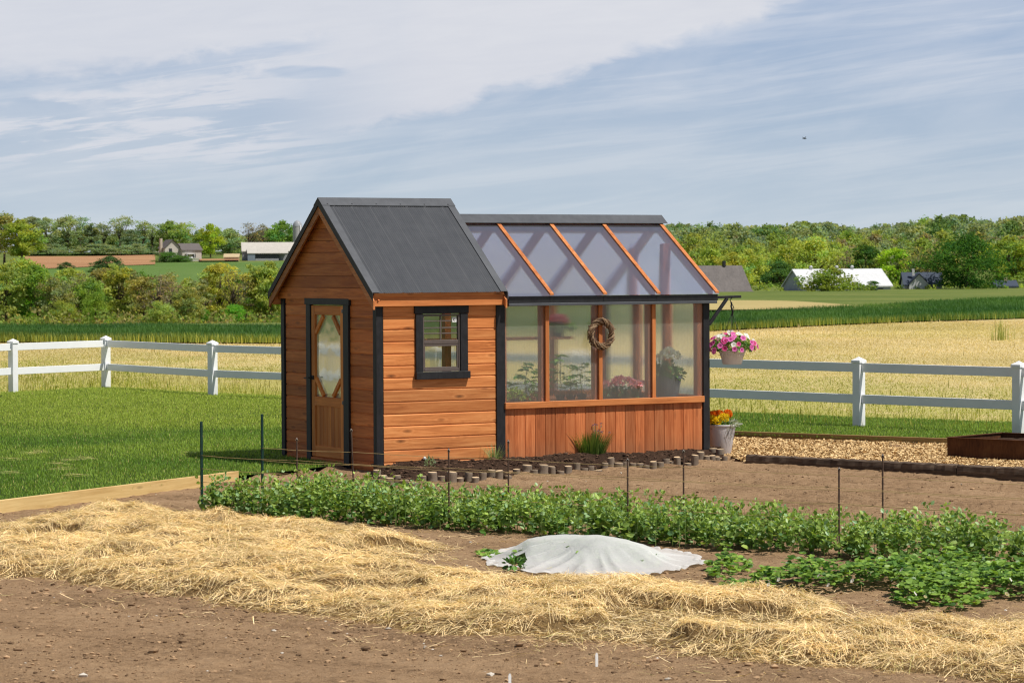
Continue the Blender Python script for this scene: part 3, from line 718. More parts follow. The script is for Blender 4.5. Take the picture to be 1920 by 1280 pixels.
def slope_strip(m, s, y0, y1, a, b, x0, x1, c=(.5, .5, .5), zr=ZR, ms=MS):
    A = (YC+s*y0, zr-ms*y0); B = (YC+s*y1, zr-ms*y1)
    m.prism([(A[0], A[1]-a), (B[0], B[1]-a), (B[0], B[1]-b), (A[0], A[1]-b)], (x0, 0, 0), (0, 1, 0), (0, 0, 1), (x1-x0, 0, 0), c)
hw = YC-EY
m = MB()
for s in (-1, 1): slope_strip(m, s, 0, .112, -.020, -.013, RX0-.012, RX1+.012)
for s in (-1, 1):
    for k in range(6): 
        xx = RX0+.07+k*.33; yy = YC+s*.092; zz = ZR-MS*.092+.013; m.tube([(xx, yy, zz), (xx, yy+s*.004, zz+.012)], .009, 6)
m.build('ridge_cap', M['flash'], roof)
for x0, x1, xo in ((RX0-.008, RX0+.088, RX0-.012), (RX1-.085, RX1+.008, RX1+.002)):
    m = MB()
    for s in (-1, 1): slope_strip(m, s, .113, hw-.008, -.013, -.008, x0, x1)
    m.build('edge_flashing', M['flash'], roof)
    m = MB()
    for s in (-1, 1): slope_strip(m, s, 0, hw, -.006, .078, xo, xo+.010)
    m.build('rake_flashing', M['black'] if xo < 0 else M['flash'], roof)
for x0 in (RX0+.001, RX1-.024):
    for s in (-1, 1):
        m = MB(); slope_strip(m, s, .0, hw-.002, .080, .182, x0, x0+.022, rc()); m.build('bargeboard', M['trim_y'], roof)
m = MB()
for s in (-1, 1): slope_strip(m, s, .0, hw-.03, .012, .05, RX0+.03, RX1-.03)
m.build('roof_deck', M['side_x'], roof)
for s in (-1, 1):
    y = -.082 if s < 0 else SW+.062
    m = MB(); m.box(RX0+.024, RX1-.026, y, y+.02, 1.945, 2.072, (.7, .3, .3), .002); m.build('fascia', M['trim_x'], roof)
# gable boards
m = MB(); zz = 2.015
zt_ = zz
while zt_ < ZR-.2:
    z1 = min(zt_+.14, ZR-.13)
    w0 = (ZR-.07-zt_)/MS; w1 = (ZR-.07-z1)/MS
    w0 = min(w0, SW/2+.10); g = .003
    m.prism([(YC-w0, zt_+g), (YC+w0, zt_+g), (YC+w1, z1-g), (YC-w1, z1-g)], (-.034, 0, 0), (0, 1, 0), (0, 0, 1), (.02, 0, 0), rc())
    zt_ = z1 if z1 < ZR-.14 else 9
m.prism([(YC-(SW/2+.07), 2.02), (YC+(SW/2+.07), 2.02), (YC, ZR-.07)], (-.012, 0, 0), (0, 1, 0), (0, 0, 1), (.01, 0, 0), (0, 0, 0))
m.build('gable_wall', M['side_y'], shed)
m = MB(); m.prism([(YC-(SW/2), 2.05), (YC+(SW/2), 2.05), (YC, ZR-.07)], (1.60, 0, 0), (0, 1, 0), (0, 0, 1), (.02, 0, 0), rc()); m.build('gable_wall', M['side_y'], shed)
m = MB(); m.box(.02, L2-.03, .03, SW-.03, .085, .10, rc()); m.build('floor', M['soil'], shed)

# ---------------- greenhouse
EZ2, ZR2 = 2.045, 2.985; MS2 = (ZR2-EZ2)/(YC-EY)
mull = [front_u(1024.5, 650)[0], front_u(1124.5, 650)[0], front_u(1224.5, 650)[0]]
edges = [L1] + mull + [L2+.08]
# knee walls of vertical boards
def vboards(x0, x1, face, z0, z1, name):
    m = MB(); x = x0; w = (x1-x0)/round((x1-x0)/.1435)
    while x < x1-.02:
        pr = [(x, .02), (x, .006), (x+.0035, .006), (x+.007, 0), (x+w-.007, 0), (x+w-.0035, .006), (x+w, .006), (x+w, .02)]
        c = rc()
        if face == 'front': m.prism(pr, (0, 0, z0), (1, 0, 0), (0, 1, 0), (0, 0, z1-z0), c)
        elif face == 'back': m.prism(pr, (0, SW, z0), (1, 0, 0), (0, -1, 0), (0, 0, z1-z0), c)
        else: m.prism(pr, (L2, 0, z0), (0, 1, 0), (-1, 0, 0), (0, 0, z1-z0), c)
        x += w
    return m.build(name, M['side_z'], shed)
vboards(L1+.012, L2-.085, 'front', 0, .706, 'knee_wall'); vboards(L1+.012, L2-.085, 'back', 0, .706, 'knee_wall'); vboards(.07, SW-.07, 'end', 0, .706, 'knee_wall')
m = MB(); m.box(L1+.005, L2-.078, -.045, .05, .707, .782, (.45, .4, .6), .004); m.build('sill', M['trim_x'], shed)
m = MB(); m.box(L1+.005, L2-.078, SW-.05, SW+.045, .707, .782, rc(), .004); m.build('sill', M['trim_x'], shed)
m = MB(); m.box(L2-.05, L2+.045, .09, SW-.09, .707, .782, rc(), .004); m.build('sill', M['trim_y'], shed)
for y, s in ((0, 1), (SW, -1)):
    m = MB(); ys_ = sorted((y-s*.018, y+s*.012)); m.box(L2-.076, L2+.018, *ys_, 0, 1.965, rc(), .003)
    ys_ = sorted((y+s*.013, y+s*.09)); m.box(L2-.012, L2+.018, *ys_, 0, 1.965, rc(), .003); m.build('corner_post', M['black'], shed)
    for u in mull:
        m = MB(); ys_ = sorted((y-s*.026, y-s*.003)); m.box(u-.026, u+.026, *ys_, .783, 1.95, rc(), .003); m.build('mullion', M['trim_z'], shed)
    for u in [L1+.03] + mull + [L2-.10]:
        m = MB(); ys_ = sorted((y+s*.012, y+s*.10)); w = .045 if u < L2-.2 else .05
        m.box(u-w-(.02 if u in mull else 0), u+w-.02, *ys_, .783, 1.95, rc(.1, .5), .003); m.build('stud', M['side_z'], shed)
    e2 = [L1+.005] + mull + [L2-.076]
    for a, b in zip(e2[:-1], e2[1:]):
        m = MB(); yy = y + s*.004; m.add([(a, yy, .775), (b, yy, .775), (b, yy, 1.97), (a, yy, 1.97)], [(0, 1, 2, 3)]); m.build('glazing_panel', M['poly_wall'], shed)
    # eave boards
    m = MB(); ys_ = sorted((y-s*.115, y-s*.09)); m.box(L1+.01, L2+.075, *ys_, 1.962, 2.04, rc(), .003)
    m.build('eave_board', M['black'], shed)
    m = MB(); ys_ = sorted((y-s*.124, y+s*.03)); m.box(L1+.01, L2+.06, *ys_, 1.928, 1.961, rc(), .003); m.build('eave_soffit', M['flash'], shed)
    for u in mull:
        m = MB(); ys_ = sorted((y-s*.119, y-s*.115)); m.box(u-.018, u+.018, *ys_, 1.963, 2.038, rc()); m.build('eave_strap', M['black'], shed)
# end wall glazing
py_mat = mat_poly('twinwall_end', (.84, .84, .78), .27, .35, .8, 14, .22, .3, 1.03)
ends = [.09, .86, 1.57, SW-.09]
for a, b in zip(ends[:-1], ends[1:]):
    top = lambda y: ZR2-.04-MS2*abs(y-YC)
    pts = [(L2-.004, a, .775), (L2-.004, b, .775), (L2-.004, b, top(b))] + ([(L2-.004, YC, top(YC))] if a < YC < b else []) + [(L2-.004, a, top(a))]
    m = MB(); m.add(pts, [tuple(range(len(pts)))]); m.build('glazing_panel', py_mat, shed)
for y in ends[1:-1]:
    m = MB(); m.box(L2-.10, L2-.012, y-.04, y+.04, .783, ZR2-.06-MS2*abs(y-YC), rc(), .003); m.build('stud', M['side_z'], shed)
    m = MB(); m.box(L2, L2+.022, y-.026, y+.026, .783, ZR2-.06-MS2*abs(y-YC), rc(), .003); m.build('mullion', M['trim_z'], shed)
m = MB(); m.box(L2-.09, L2-.006, .09, SW-.09, 1.93, 2.0, rc(), .003); m.build('cross_beam', M['side_y'], shed)
# roof panels, rafters and battens
groof = empty('greenhouse_roof', (0, 0, 0)); groof.parent = shed
gy0, gy1 = .10, hw
for s in (-1, 1):
    for a, b in zip(edges[:-1], edges[1:]):
        P_ = [(a, YC+s*.02, ZR2-MS2*.02), (b, YC+s*.02, ZR2-MS2*.02), (b, YC+s*hw, EZ2), (a, YC+s*hw, EZ2)]
        m = MB(); m.add(P_, [(0, 1, 2, 3)]); m.build('roof_panel', M['poly_roof'], groof)
    for u in [L1+.02] + mull + [L2+.045]:
        m = MB(); slope_strip(m, s, .03, hw-.12, .012, .115, u-.022, u+.022, rc(.0, .4), ZR2, MS2); m.build('rafter', M['side_z'], groof)
    for u in mull + [L2+.055]:
        m = MB(); slope_strip(m, s, .11, hw-.01, -.022, -.002, u-.026, u+.026, rc(.6, 1), ZR2, MS2); m.build('batten', M['trim_y'], groof)
m = MB(); m.box(L1, L2+.06, YC-.02, YC+.02, ZR2-.16, ZR2-.03, rc()); m.build('ridge_beam', M['side_x'], groof)
m = MB()
for s in (-1, 1): slope_strip(m, s, 0, .135, 0, .006, L1-.02, L2+.14, zr=3.042, ms=MS2*1.12)
m.build('ridge_cap', M['flash'], groof)
m = MB()
for s in (-1, 1): slope_strip(m, s, .118, .142, -.002, .05, L1, L2+.07, zr=2.985, ms=MS2)
m.build('ridge_trim', M['black'], groof)  # brown trim coloured black to carry the shadow under the ridge cap
# plant bench and back shelf inside
m = MB(); m.box(L1+.05, L2-.12, .13, .72, .70, .728, rc(.1, .4), .003); m.box(L1+.05, L2-.12, 1.72, SW-.12, .70, .728, rc(.1, .4), .003); m.build('plant_bench', M['side_x'], shed)
m = MB(); m.box(L1-.3, L2-.7, SW-.36, SW-.12, 1.455, 1.49, rc(.0, .3), .003); m.build('shelf', M['side_x'], shed)
# hanging-basket bracket on the end post
m = MB(); by = .0
m.bar((L2+.018, by, 2.0), (L2+.50, by, 2.005), .035, .032, (0, 0, 1), rc()); m.build('bracket_arm', M['black'], shed)
m = MB(); m.bar((L2+.02, by, 1.665), (L2+.295, by, 1.985), .035, .038, (0, 1, 0), rc()); m.build('bracket_brace', M['black'], shed)

# ------------------------------------------------------------------ leafy helpers
def dome_pts(n, rx, ry, rz, z0, inner=.35):
    v = norm(RNG.normal(size=(n, 3))); v[:, 2] = np.abs(v[:, 2])*.98
    r = RNG.uniform(inner, 1, n)**.6
    return v*r[:, None]*np.array([rx, ry, rz]) + np.array([0, 0, z0]), v
def leaves(name, n, rx, ry, rz, z0, size, c1, c2, parent=None, mat=None, droop=.2, tmpl=None, spread=.7, wid=1.0, jit=.25):
    p, v = dome_pts(n, rx, ry, rz, z0)
    d = v*spread + RNG.normal(0, .45, (n, 3)); d[:, 2] -= droop
    s = RNG.uniform(.6, 1.15, n)*size
    R = frames(d, up=v + RNG.normal(0, .5, (n, 3)) + np.array([0, 0, .6]))*np.stack([s*wid, s, s], -1)[:, None, :]
    c = lerpc(c1, c2, RNG.random(n))*RNG.uniform(1-jit, 1+jit, n)[:, None]
    tv, tf = tmpl or (OVAL_V, OVAL_F)
    return cloud(name, tv, tf, p, R, c, mat or M['leaf'], parent)
def pot(name, r0, r1, h, mat, parent=None, o=(0, 0, 0), rim=.012, n=40, c=(.5, .5, .5)):
    m = MB()
    m.lathe([(0.001, 0), (r0*.96, 0), (r0, .008), (r1*.985, h-.03), (r1*.985, h-.028), (r1+rim*.5, h-.026), (r1+rim*.6, h-.004), (r1+rim*.3, h), (r1-.012, h), (r1-.016, h-.03), (.001, h-.035)], n, o, c)
    return m.build(name, mat, parent)
M['terracotta'] = mat_paint('terracotta', (.42, .13, .06), .8, .15, .15, 8)
M['greypot'] = mat_paint('grey_pot', (.13, .16, .19), .6, .2, .3, 6)
M['blackpot'] = mat_paint('black_nursery_pot', (.02, .02, .022), .5, .2, .4, 6)
M['whitepot'] = mat_paint('pale_resin_pot', (.56, .53, .54), .6, .06, .3, 5)
M['basketpot'] = mat_paint('basket_pot', (.76, .74, .74), .6, .08, .3, 5)
M['white_plastic'] = mat_paint('white_plastic', (.75, .75, .73), .4, .04, .4, 6)
G1, G2 = (.08, .20, .03), (.22, .36, .08)

# plants standing inside the greenhouse, seen through the panels
def inside(px, py, v, z=.728):
    u, zz = front_u(px, py, v); return W2(u, v, z)
def seedling(px, top, label, v=.32, potm='blackpot', ph=.11, pr=.055, sc=1.0, c1=G1, c2=(.26, .42, .11), nleaf=46):
    base = inside(px, 735, v); u, zt_ = front_u(px, top, v)
    o = empty('tomato_seedling', base); h = max(zt_-.728, .15)
    tag(o, label, 'plant', 'young plants on the greenhouse bench')
    pot('pot', pr*.75, pr, ph, M[potm], o, n=20)
    m = MB(); st = [(0, 0, ph-.04)] + [(random.uniform(-.015, .015), random.uniform(-.015, .015), ph + (h-ph)*k/4) for k in range(1, 5)]
    m.tube(st, [.006, .005, .0045, .004, .003], 6, (.10, .16, .04))
    T = []; Dd = []; 
    for k in range(9):
        zz = ph + (h-ph)*(.25+.75*k/8); a = k*2.4 + random.random(); L = .17*sc*(1-.35*k/8)
        e = Vector((math.cos(a)*L, math.sin(a)*L, zz + L*.18 - .03))
        m.tube([(0, 0, zz), (math.cos(a)*L*.5, math.sin(a)*L*.5, zz+L*.25), e], .0022, 5, (.12, .2, .05))
        for q in range(7):
            t = .3+.7*q/6; b = a + (random.uniform(.5, 1.2) if q % 2 else random.uniform(-1.2, -.5))*(q < 6)
            T.append((math.cos(a)*L*t, math.sin(a)*L*t, zz + L*(.35*t-.22*t*t))); Dd.append((math.cos(b), math.sin(b), random.uniform(-.45, .1)))
    m.build('stem', M['stem'], o)
    n = len(T); s = RNG.uniform(.07, .115, n)*sc
    R = frames(np.array(Dd), up=np.tile([[0, 0, 1.]], (n, 1))+RNG.normal(0, .25, (n, 3)))*np.stack([s*.9, s, s], -1)[:, None, :]
    cloud('leaves', OVAL_V, OVAL_F, np.array(T), R, lerpc(c1, c2, RNG.random(n)), M['leaf'], o)
    return o
seedling(985, 684, 'leafy green seedling behind the greenhouse panel beside the black corner post', sc=1.0)
seedling(1050, 668, 'tallest leafy seedling behind the second greenhouse panel', sc=1.05)
seedling(1090, 684, 'leafy seedling in a dark pot just left of the wreath bar', sc=.9)
seedling(1012, 690, 'leafy seedling half hidden by the first orange greenhouse bar', sc=.85, v=.5)
seedling(1070, 705, 'shorter seedling between the two tall ones behind the second panel', sc=.7, v=.22)
b = inside(965, 740, .24); o = tag(empty('potted_herb', b), 'bright yellow-green bushy herb in a dark pot at the greenhouse corner', 'plant', 'young plants on the greenhouse bench')
pot('pot', .045, .06, .09, M['blackpot'], o, n=20); leaves('leaves', 120, .13, .11, .14, .08, .05, (.18, .28, .03), (.35, .45, .07), o)
b = inside(993, 742, .2); o = tag(empty('red_pot', b), 'small red-orange plastic pot on the greenhouse bench', 'pot'); pot('body', .042, .055, .10, M['terracotta'], o, n=24); leaves('leaves', 40, .08, .08, .16, .09, .05, G1, G2, o)
b = inside(986, 738, .42); o = tag(empty('white_bottle', b), 'white plastic bottle standing behind the red-orange pot', 'bottle')
m = MB(); m.lathe([(.001, 0), (.036, 0), (.038, .01), (.038, .13), (.02, .16), (.016, .19), (.016, .21), (.001, .211)], 20); m.build('body', M['white_plastic'], o)
PETV = [(0, 0, -.25)] + [(math.cos(2*PI*k/10)*(1.0 if k % 2 == 0 else .86), math.sin(2*PI*k/10)*(1.0 if k % 2 == 0 else .86), .12 if k % 2 == 0 else .02) for k in range(10)] + [(.42*math.cos(2*PI*k/10), .42*math.sin(2*PI*k/10), .02) for k in range(10)]
PETF = [(0, 11+k, 11+(k+1) % 10) for k in range(10)] + [(11+k, 1+k, 1+(k+1) % 10, 11+(k+1) % 10) for k in range(10)]
def flower_mesh(name, c_in, c_mid, c_out, r):
    C = np.array([[c_in] + [c_out]*10 + [c_mid]*10]); return cloud_mesh(name, np.array(PETV), PETF, np.zeros((1, 3)), np.eye(3)[None]*r, C, M['petal'], True)
def ruffle_mesh(name, c1, c2, r, n=46, flat=.55):
    p, v = dome_pts(n, r*.75, r*.75, r*flat, 0, .5)
    s = RNG.uniform(.35, .6, n)*r; R = frames(v*1.0+RNG.normal(0, .35, (n, 3)), up=RNG.normal(size=(n, 3)))*np.stack([s*1.3, s, s], -1)[:, None, :]
    return cloud_mesh(name, OVAL_V, OVAL_F, p, R, lerpc(c1, c2, RNG.random(n))*RNG.uniform(.75, 1.1, n)[:, None], M['petal'])
def place_flower(me, name, parent, loc, nrm, sc=1.0):
    o = link(name, me, parent); o.location = loc
    o.rotation_mode = 'QUATERNION'; o.rotation_quaternion = Vector(nrm).normalized().to_track_quat('Z', 'Y') @ Matrix.Rotation(random.random()*6, 3, 'Z').to_quaternion(); o.scale = (sc,)*3
    return o
b = inside(1168, 742, .26); o = tag(empty('pink_potted_flowers', b), 'pink flowering plants in dark pots behind the third greenhouse panel', 'plant')
for k, dx in enumerate((-.14, .02, .17)):
    pot('pot', .05, .065, .10, M['blackpot'], o, (dx, 0, 0), n=20)
leaves('leaves', 170, .25, .13, .12, .07, .07, (.02, .06, .015), (.08, .16, .04), o)
pm = ruffle_mesh('pink_cluster', (.88, .34, .42), (.95, .62, .68), .055)
for k in range(26):
    a = random.random()*2*PI; r = random.random()**.5
    place_flower(pm, 'flower', o, (r*.27*math.cos(a), r*.12*math.sin(a)-.07, .215+.05*(1-r)+random.uniform(-.03, .03)), (math.cos(a)*.4, -.3, 1), random.uniform(.7, 1.2))
b = inside(1250, 738, .24); o = tag(empty('hydrangea_pot', b), 'white hydrangea in a large grey pot behind the fourth greenhouse panel', 'plant')
pot('pot', .13, .185, .30, M['greypot'], o); leaves('leaves', 150, .2, .2, .2, .28, .09, (.03, .08, .015), (.10, .18, .04), o)
wm = ruffle_mesh('white_cluster', (.72, .75, .68), (.85, .86, .82), .075, 60, .8)
for dx, dy, z, s in ((.02, -.12, .56, 1.35), (.10, -.06, .53, 1.1), (-.07, -.10, .53, 1.1), (.02, .06, .56, 1.2)): place_flower(wm, 'flower', o, (dx, dy, z), (dx, dy-.2, 1), s)
for px, lab, cc in ((1062, 'pink flowers in a pot on the upper back shelf of the greenhouse', (.8, .22, .3)), (1202, 'pink and white flowers on the back shelf at the shelf end', (.8, .35, .45))):
    u, zz = front_u(px, 600, SW-.24); b = W2(min(u, L2-.85), SW-.24, 1.49); o = tag(empty('shelf_flowers', b), lab, 'plant')
    pot('pot', .06, .08, .12, M['blackpot'], o, n=20); leaves('leaves', 90, .2, .12, .12, .1, .07, G1, G2, o); fm = ruffle_mesh('bloom', cc, tuple(min(1, x*1.2) for x in cc), .055)
    for k in range(9): place_flower(fm, 'flower', o, (random.uniform(-.18, .18), random.uniform(-.1, .05), .2+random.uniform(-.04, .05)), (0, -.4, 1))

# wreath on the second greenhouse bar
u, zw = front_u(1127.5, 626, -.06)
wr = empty('twig_wreath', W2(u, -.06, zw), YAW); tag(wr, 'round brown grapevine twig wreath hanging on the greenhouse front', 'wreath')
m = MB()
for k in range(150):
    a0_ = random.random()*2*PI; L = random.uniform(.7, 2.6); ph = random.random()*6; tw = random.uniform(2, 5); rr = random.uniform(.008, .046); R0 = .152
    pts = []
    for i in range(9):
        a = a0_ + L*i/8; q = ph + tw*L*i/8
        r = R0 + rr*math.cos(q) + (random.uniform(0, .03) if i in (0, 8) else 0)
        pts.append((r*math.cos(a), .75*rr*math.sin(q), r*math.sin(a)))
    c = random.choice([(.20, .12, .065), (.30, .19, .11), (.13, .075, .045), (.42, .30, .18)])
    m.tube(pts, [random.uniform(.0035, .006)]*8+[.0015], 5, c)
m.build('twigs', M['stem'], wr)

# hanging basket
ub = L2+.37
hb = empty('hanging_basket', W2(ub, 0, 1.165), YAW); tag(hb, 'hanging flower basket of pink and white petunias on the black bracket', 'hanging basket')
hp = MB(); hp.lathe([(.001, 0), (.115, 0), (.12, .01), (.152, .135), (.154, .136), (.166, .14), (.168, .188), (.16, .19), (.15, .19), (.148, .15), (.001, .15)], 40)
hp.build('pot', M['basketpot'], hb)
m = MB()
for k in range(28):
    a = 2*PI*k/28
    for z0, z1 in ((.105, .13),): m.bar((.1485*math.cos(a), .1485*math.sin(a), z0), (.153*math.cos(a), .153*math.sin(a), z1), .012, .006, (math.cos(a), math.sin(a), 0))
m.build('rim_pattern', M['basketpot'], hb)
leaves('leaves', 620, .29, .29, .17, .18, .05, (.035, .095, .015), (.13, .22, .05), hb, droop=.25)
fp = flower_mesh('petunia_pink', (.30, .02, .13), (.72, .11, .42), (.84, .26, .60), .036); fp2 = flower_mesh('petunia_rose', (.28, .01, .08), (.66, .05, .22), (.78, .14, .38), .034); fw = flower_mesh('petunia_white', (.45, .5, .3), (.80, .81, .76), (.86, .86, .85), .036)
for k in range(98):
    a = random.random()*2*PI; el = random.uniform(-.15, 1.35); ce, se = math.cos(el), math.sin(el)
    loc = (.325*ce*math.cos(a), .325*ce*math.sin(a), .195+.185*se + random.uniform(-.01, .02))
    pwhite = .75 if el > .85 else (.28 if el > .5 else .06)
    me = fw if random.random() < pwhite else random.choice([fp, fp, fp2])
    place_flower(me, 'flower', hb, loc, (ce*math.cos(a)+random.uniform(-.3, .3), ce*math.sin(a)-.25, se*.8+.1), random.uniform(.8, 1.15))
for dx in (-.06, -.02): place_flower(fw, 'flower', hb, (dx-.02, -.05, .395), (0, -1, .35), 1.0)
m = MB()
for k in range(4):
    a = PI/4 + k*PI/2; m.tube([(.16*math.cos(a), .16*math.sin(a), .19), (.01*math.cos(a), .01*math.sin(a), .62)], .003, 5)
m.build('hanger_wires', M['black'], hb)
m = MB(); m.tube([(.01*math.sin(k*1.3), .01*math.cos(k*1.3), .6+.03*k) for k in range(6)] + [(-.012, 0, .77)], .012, 7); m.tube([(.01, 0, .74), (.028, 0, .70), (.03, 0, .685)], .006, 6)
m.tube([(-.012, 0, .76), (-.03, 0, .80), (-.012, -.03, .835), (.02, -.026, .852), (.03, .0, .845)], .006, 6); m.build('hook', M['black'], hb)

# planter with marigolds at the greenhouse end
pb = at(1352, 851, .03)
pl_ = empty('flower_planter', (pb.x, pb.y, .03)); tag(pl_, 'tall pale planter of yellow and orange marigolds beside the greenhouse end', 'planter')
pot('pot', .125, .185, .375, M['whitepot'], pl_, rim=.008, n=56)
m = MB(); m.lathe([(.001, .345), (.174, .345)], 32); m.build('soil', M['darksoil'], pl_)
leaves('leaves', 230, .17, .15, .075, .345, .05, (.03, .085, .015), (.12, .21, .04), pl_, droop=.2)
my = ruffle_mesh('marigold_yellow', (.86, .58, .01), (.9, .74, .03), .045, 60); mo = ruffle_mesh('marigold_orange', (.80, .20, .015), (.88, .32, .03), .04, 60)
for k in range(16): place_flower(my, 'flower', pl_, (random.uniform(-.15, .06), random.uniform(-.17, .0), .445+random.uniform(-.045, .035)), (0, -.7, 1), random.uniform(.8, 1.15))
for k in range(15): place_flower(mo, 'flower', pl_, (random.uniform(-.10, .12), random.uniform(.04, .14), .495+random.uniform(-.03, .03)), (0, -.3, 1), random.uniform(.8, 1.1))
n = 130; p, v = dome_pts(n, .10, .12, .07, 0); p += np.array([.13, -.03, .36]); d = v*.8 + RNG.normal(0, .3, (n, 3)) + np.array([.5, -.2, -.5]); s = RNG.uniform(.03, .07, n)
cloud('silver_foliage', OVAL_V, OVAL_F, p, frames(d)*np.stack([s*.35, s, s], -1)[:, None, :], lerpc((.18, .21, .19), (.33, .36, .33), RNG.random(n)), M['leaf'], pl_)
m = MB()
for k in range(5): 
    a = -1.2+k*.12; m.tube([(.185*math.cos(a), .185*math.sin(a), .36), (.19*math.cos(a), .19*math.sin(a)-.005, .30-.03*k), (.176*math.cos(a), .176*math.sin(a), .24-.04*(k % 3))], .0022, 4, (.3, .3, .22))
m.build('trailing_stems', M['stem'], pl_)

# ------------------------------------------------------------------ bed in front of the shed: mound and log edging
LOGS = [(706, 884, 905), (717, 893, 906), (730, 896, 908), (744, 893, 907), (758, 896, 910), (775, 899, 911), (794, 896, 908), (811, 891, 908), (828, 895, 906), (846, 882, 906), (862, 893, 905), (878, 885, 903), (892, 893, 904), (905, 888, 903), (921, 884, 900), (936, 885, 901), (952, 886, 898.5), (969, 884, 894), (988, 880, 893), (1003, 887, 894.5), (1019, 877.5, 894.5), (1035, 872, 892.5), (1050, 877, 891.5), (1065.5, 876, 889.5), (1081, 874, 887.5), (1096, 876, 885.5), (1107, 868, 884.5), (1121, 877, 883.5), (1134, 871.5, 881.5), (1146, 862, 880), (1160, 870, 880), (1173, 862, 878.5), (1187, 863, 877.5), (1200, 864, 877.5), (1213, 867.5, 878), (1225.5, 863, 878), (1238.5, 867, 877.5), (1248.5, 861, 873), (1259, 862, 872), (1270.5, 854, 872), (1290, 864.5, 873), (1303, 852, 872), (1314, 854, 869), (1325, 862, 869), (1336, 854.5, 867.5), (1345, 853, 867), (1352, 856, 866), (1359, 852, 866.5)]
LOGW = {717: .10, 730: .10, 758: .11, 775: .12, 811: .105, 846: .115, 952: .085, 988: .115, 1003: .10, 1019: .105, 1121: .10, 1035: .09, 1050: .095, 1160: .115, 1290: .085, 1259: .07, 1352: .06, 1345: .07, 1359: .07}
ORD = 'first second third fourth fifth sixth seventh eighth ninth tenth eleventh twelfth thirteenth fourteenth fifteenth sixteenth seventeenth eighteenth nineteenth twentieth'.split()
def ordinal(i):
    if i < 20: return ORD[i]
    t, o = divmod(i+1, 10); T = {2: 'twenty', 3: 'thirty', 4: 'forty'}; TT = {2: 'twentieth', 3: 'thirtieth', 4: 'fortieth'}
    return TT[t] if o == 0 else T[t]+'-'+ORD[o-1]
M['logbark'] = mat_paint('log_bark', (.21, .165, .125), .9, .55, .1, 30, 1.0)
M['logcut'] = mat_paint('log_cut_face', (.66, .49, .30), .8, .25, .15, 40, .3)
log_protos = []
for k in range(7):
    r = np.random.default_rng(100+k); n = 18
    m = MB(); rad = 1 + .10*np.array([math.sin(2*PI*i/n*2+k)+.6*math.sin(2*PI*i/n*5+k*2) for i in range(n)])*.5 + r.normal(0, .02, n)
    tilt = [r.uniform(-.12, .12), r.uniform(-.12, .12)]
    rows = []
    for j, z in enumerate((-.3, 0, .2, .4, .6, .8, .965, 1.0)):
        sc = (1.08 if z <= 0 else 1.0)*(.94 if z == 1.0 else 1)
        for i in range(n):
            q = rad[i]*sc*(1+r.normal(0, .025)); x_, y_ = .5*q*math.cos(2*PI*i/n), .5*q*math.sin(2*PI*i/n)
            rows.append((x_, y_, z + (tilt[0]*x_+tilt[1]*y_)*(z > .9)*.8))
    m.add(rows, [(j*n+i, j*n+(i+1) % n, (j+1)*n+(i+1) % n, (j+1)*n+i) for j in range(7) for i in range(n)], smooth=True)
    body = m.build('edging_log', M['logbark'])
    t = MB(); top = rows[-n:]; t.add([(x_*.97, y_*.97, z+.004) for x_, y_, z in top] + [(0, 0, 1.004)], [(i, (i+1) % n, n) for i in range(n)])
    cut = t.build('cut_face', M['logcut'], body)
    log_protos.append(body)
used = set()
def ground_soil(x, y): return float(soil_h(np.array([x]), np.array([y]))[0])
prev_desc = ''
for i, (px, y0, y1) in enumerate(LOGS):
    k = (i*3+i//5) % 7; o = log_protos[k]
    if k in used: o = copy_tree(o)
    used.add(k)
    p = at(px, y1-1.5); w = LOGW.get(int(px), .088); D = p.y; hgt = max((y1-y0)*D/F, .05)
    o.location = (p.x, p.y+w*.4, ground_soil(p.x, p.y)-.005); o.rotation_euler = (random.uniform(-.05, .05), random.uniform(-.05, .05), random.random()*6); o.scale = (w, w, hgt)
    sz = 'tall' if y1-y0 > 15.5 else ('low' if y1-y0 < 10.8 else 'short')
    tag(o, f'{sz} bark-covered log with pale cut top, {ordinal(i)} in the border from the shed corner', 'log', 'short logs edging the shed bed')
# back row of two at the far corner
for px, y0, y1, lab in ((1337, 845, 860, 'pale-topped log tucked behind the border row beside the planter'), (1350, 848, 861, 'last pale-topped log behind the border row, nearest the planter')):
    o = copy_tree(log_protos[2]); p = at(px, y1); o.location = (p.x, p.y, 0); o.scale = (.1, .1, .13); tag(o, lab, 'log', 'short logs edging the shed bed')
# dark soil mound between logs and wall
front = [at(px, y1-2) for px, y0, y1 in LOGS]
mound_poly = [(p.x, p.y) for p in front] + [tuple(W2(L2+.30, .15)[:2]), tuple(W2(L2, .12)[:2]), tuple(W2(0.0, .10)[:2]), tuple(W2(-.08, -.02)[:2])]
MPA = np.array(mound_poly); lo, hi = MPA.min(0), MPA.max(0)
X, Y = np.meshgrid(np.arange(lo[0]-.05, hi[0]+.05, .022), np.arange(lo[1]-.05, hi[1]+.05, .022))
xf, yf = X.ravel(), Y.ravel(); ins = in_poly(xf, yf, MPA); dd = poly_dist(xf, yf, np.array([(p.x, p.y) for p in front] + [(p.x, p.y+.001) for p in front[::-1]]))
vloc = (xf-SO.x)*VX.x + (yf-SO.y)*VX.y
Zm = .025 + .10*sstep(0, .5, dd)*(.6+.8*fbm(xf*2, yf*2, 81, 2)) + (fbm(xf*9, yf*9, 82, 3)-.5)*.05 + (fbm(xf*28, yf*28, 83, 2)-.5)*.03
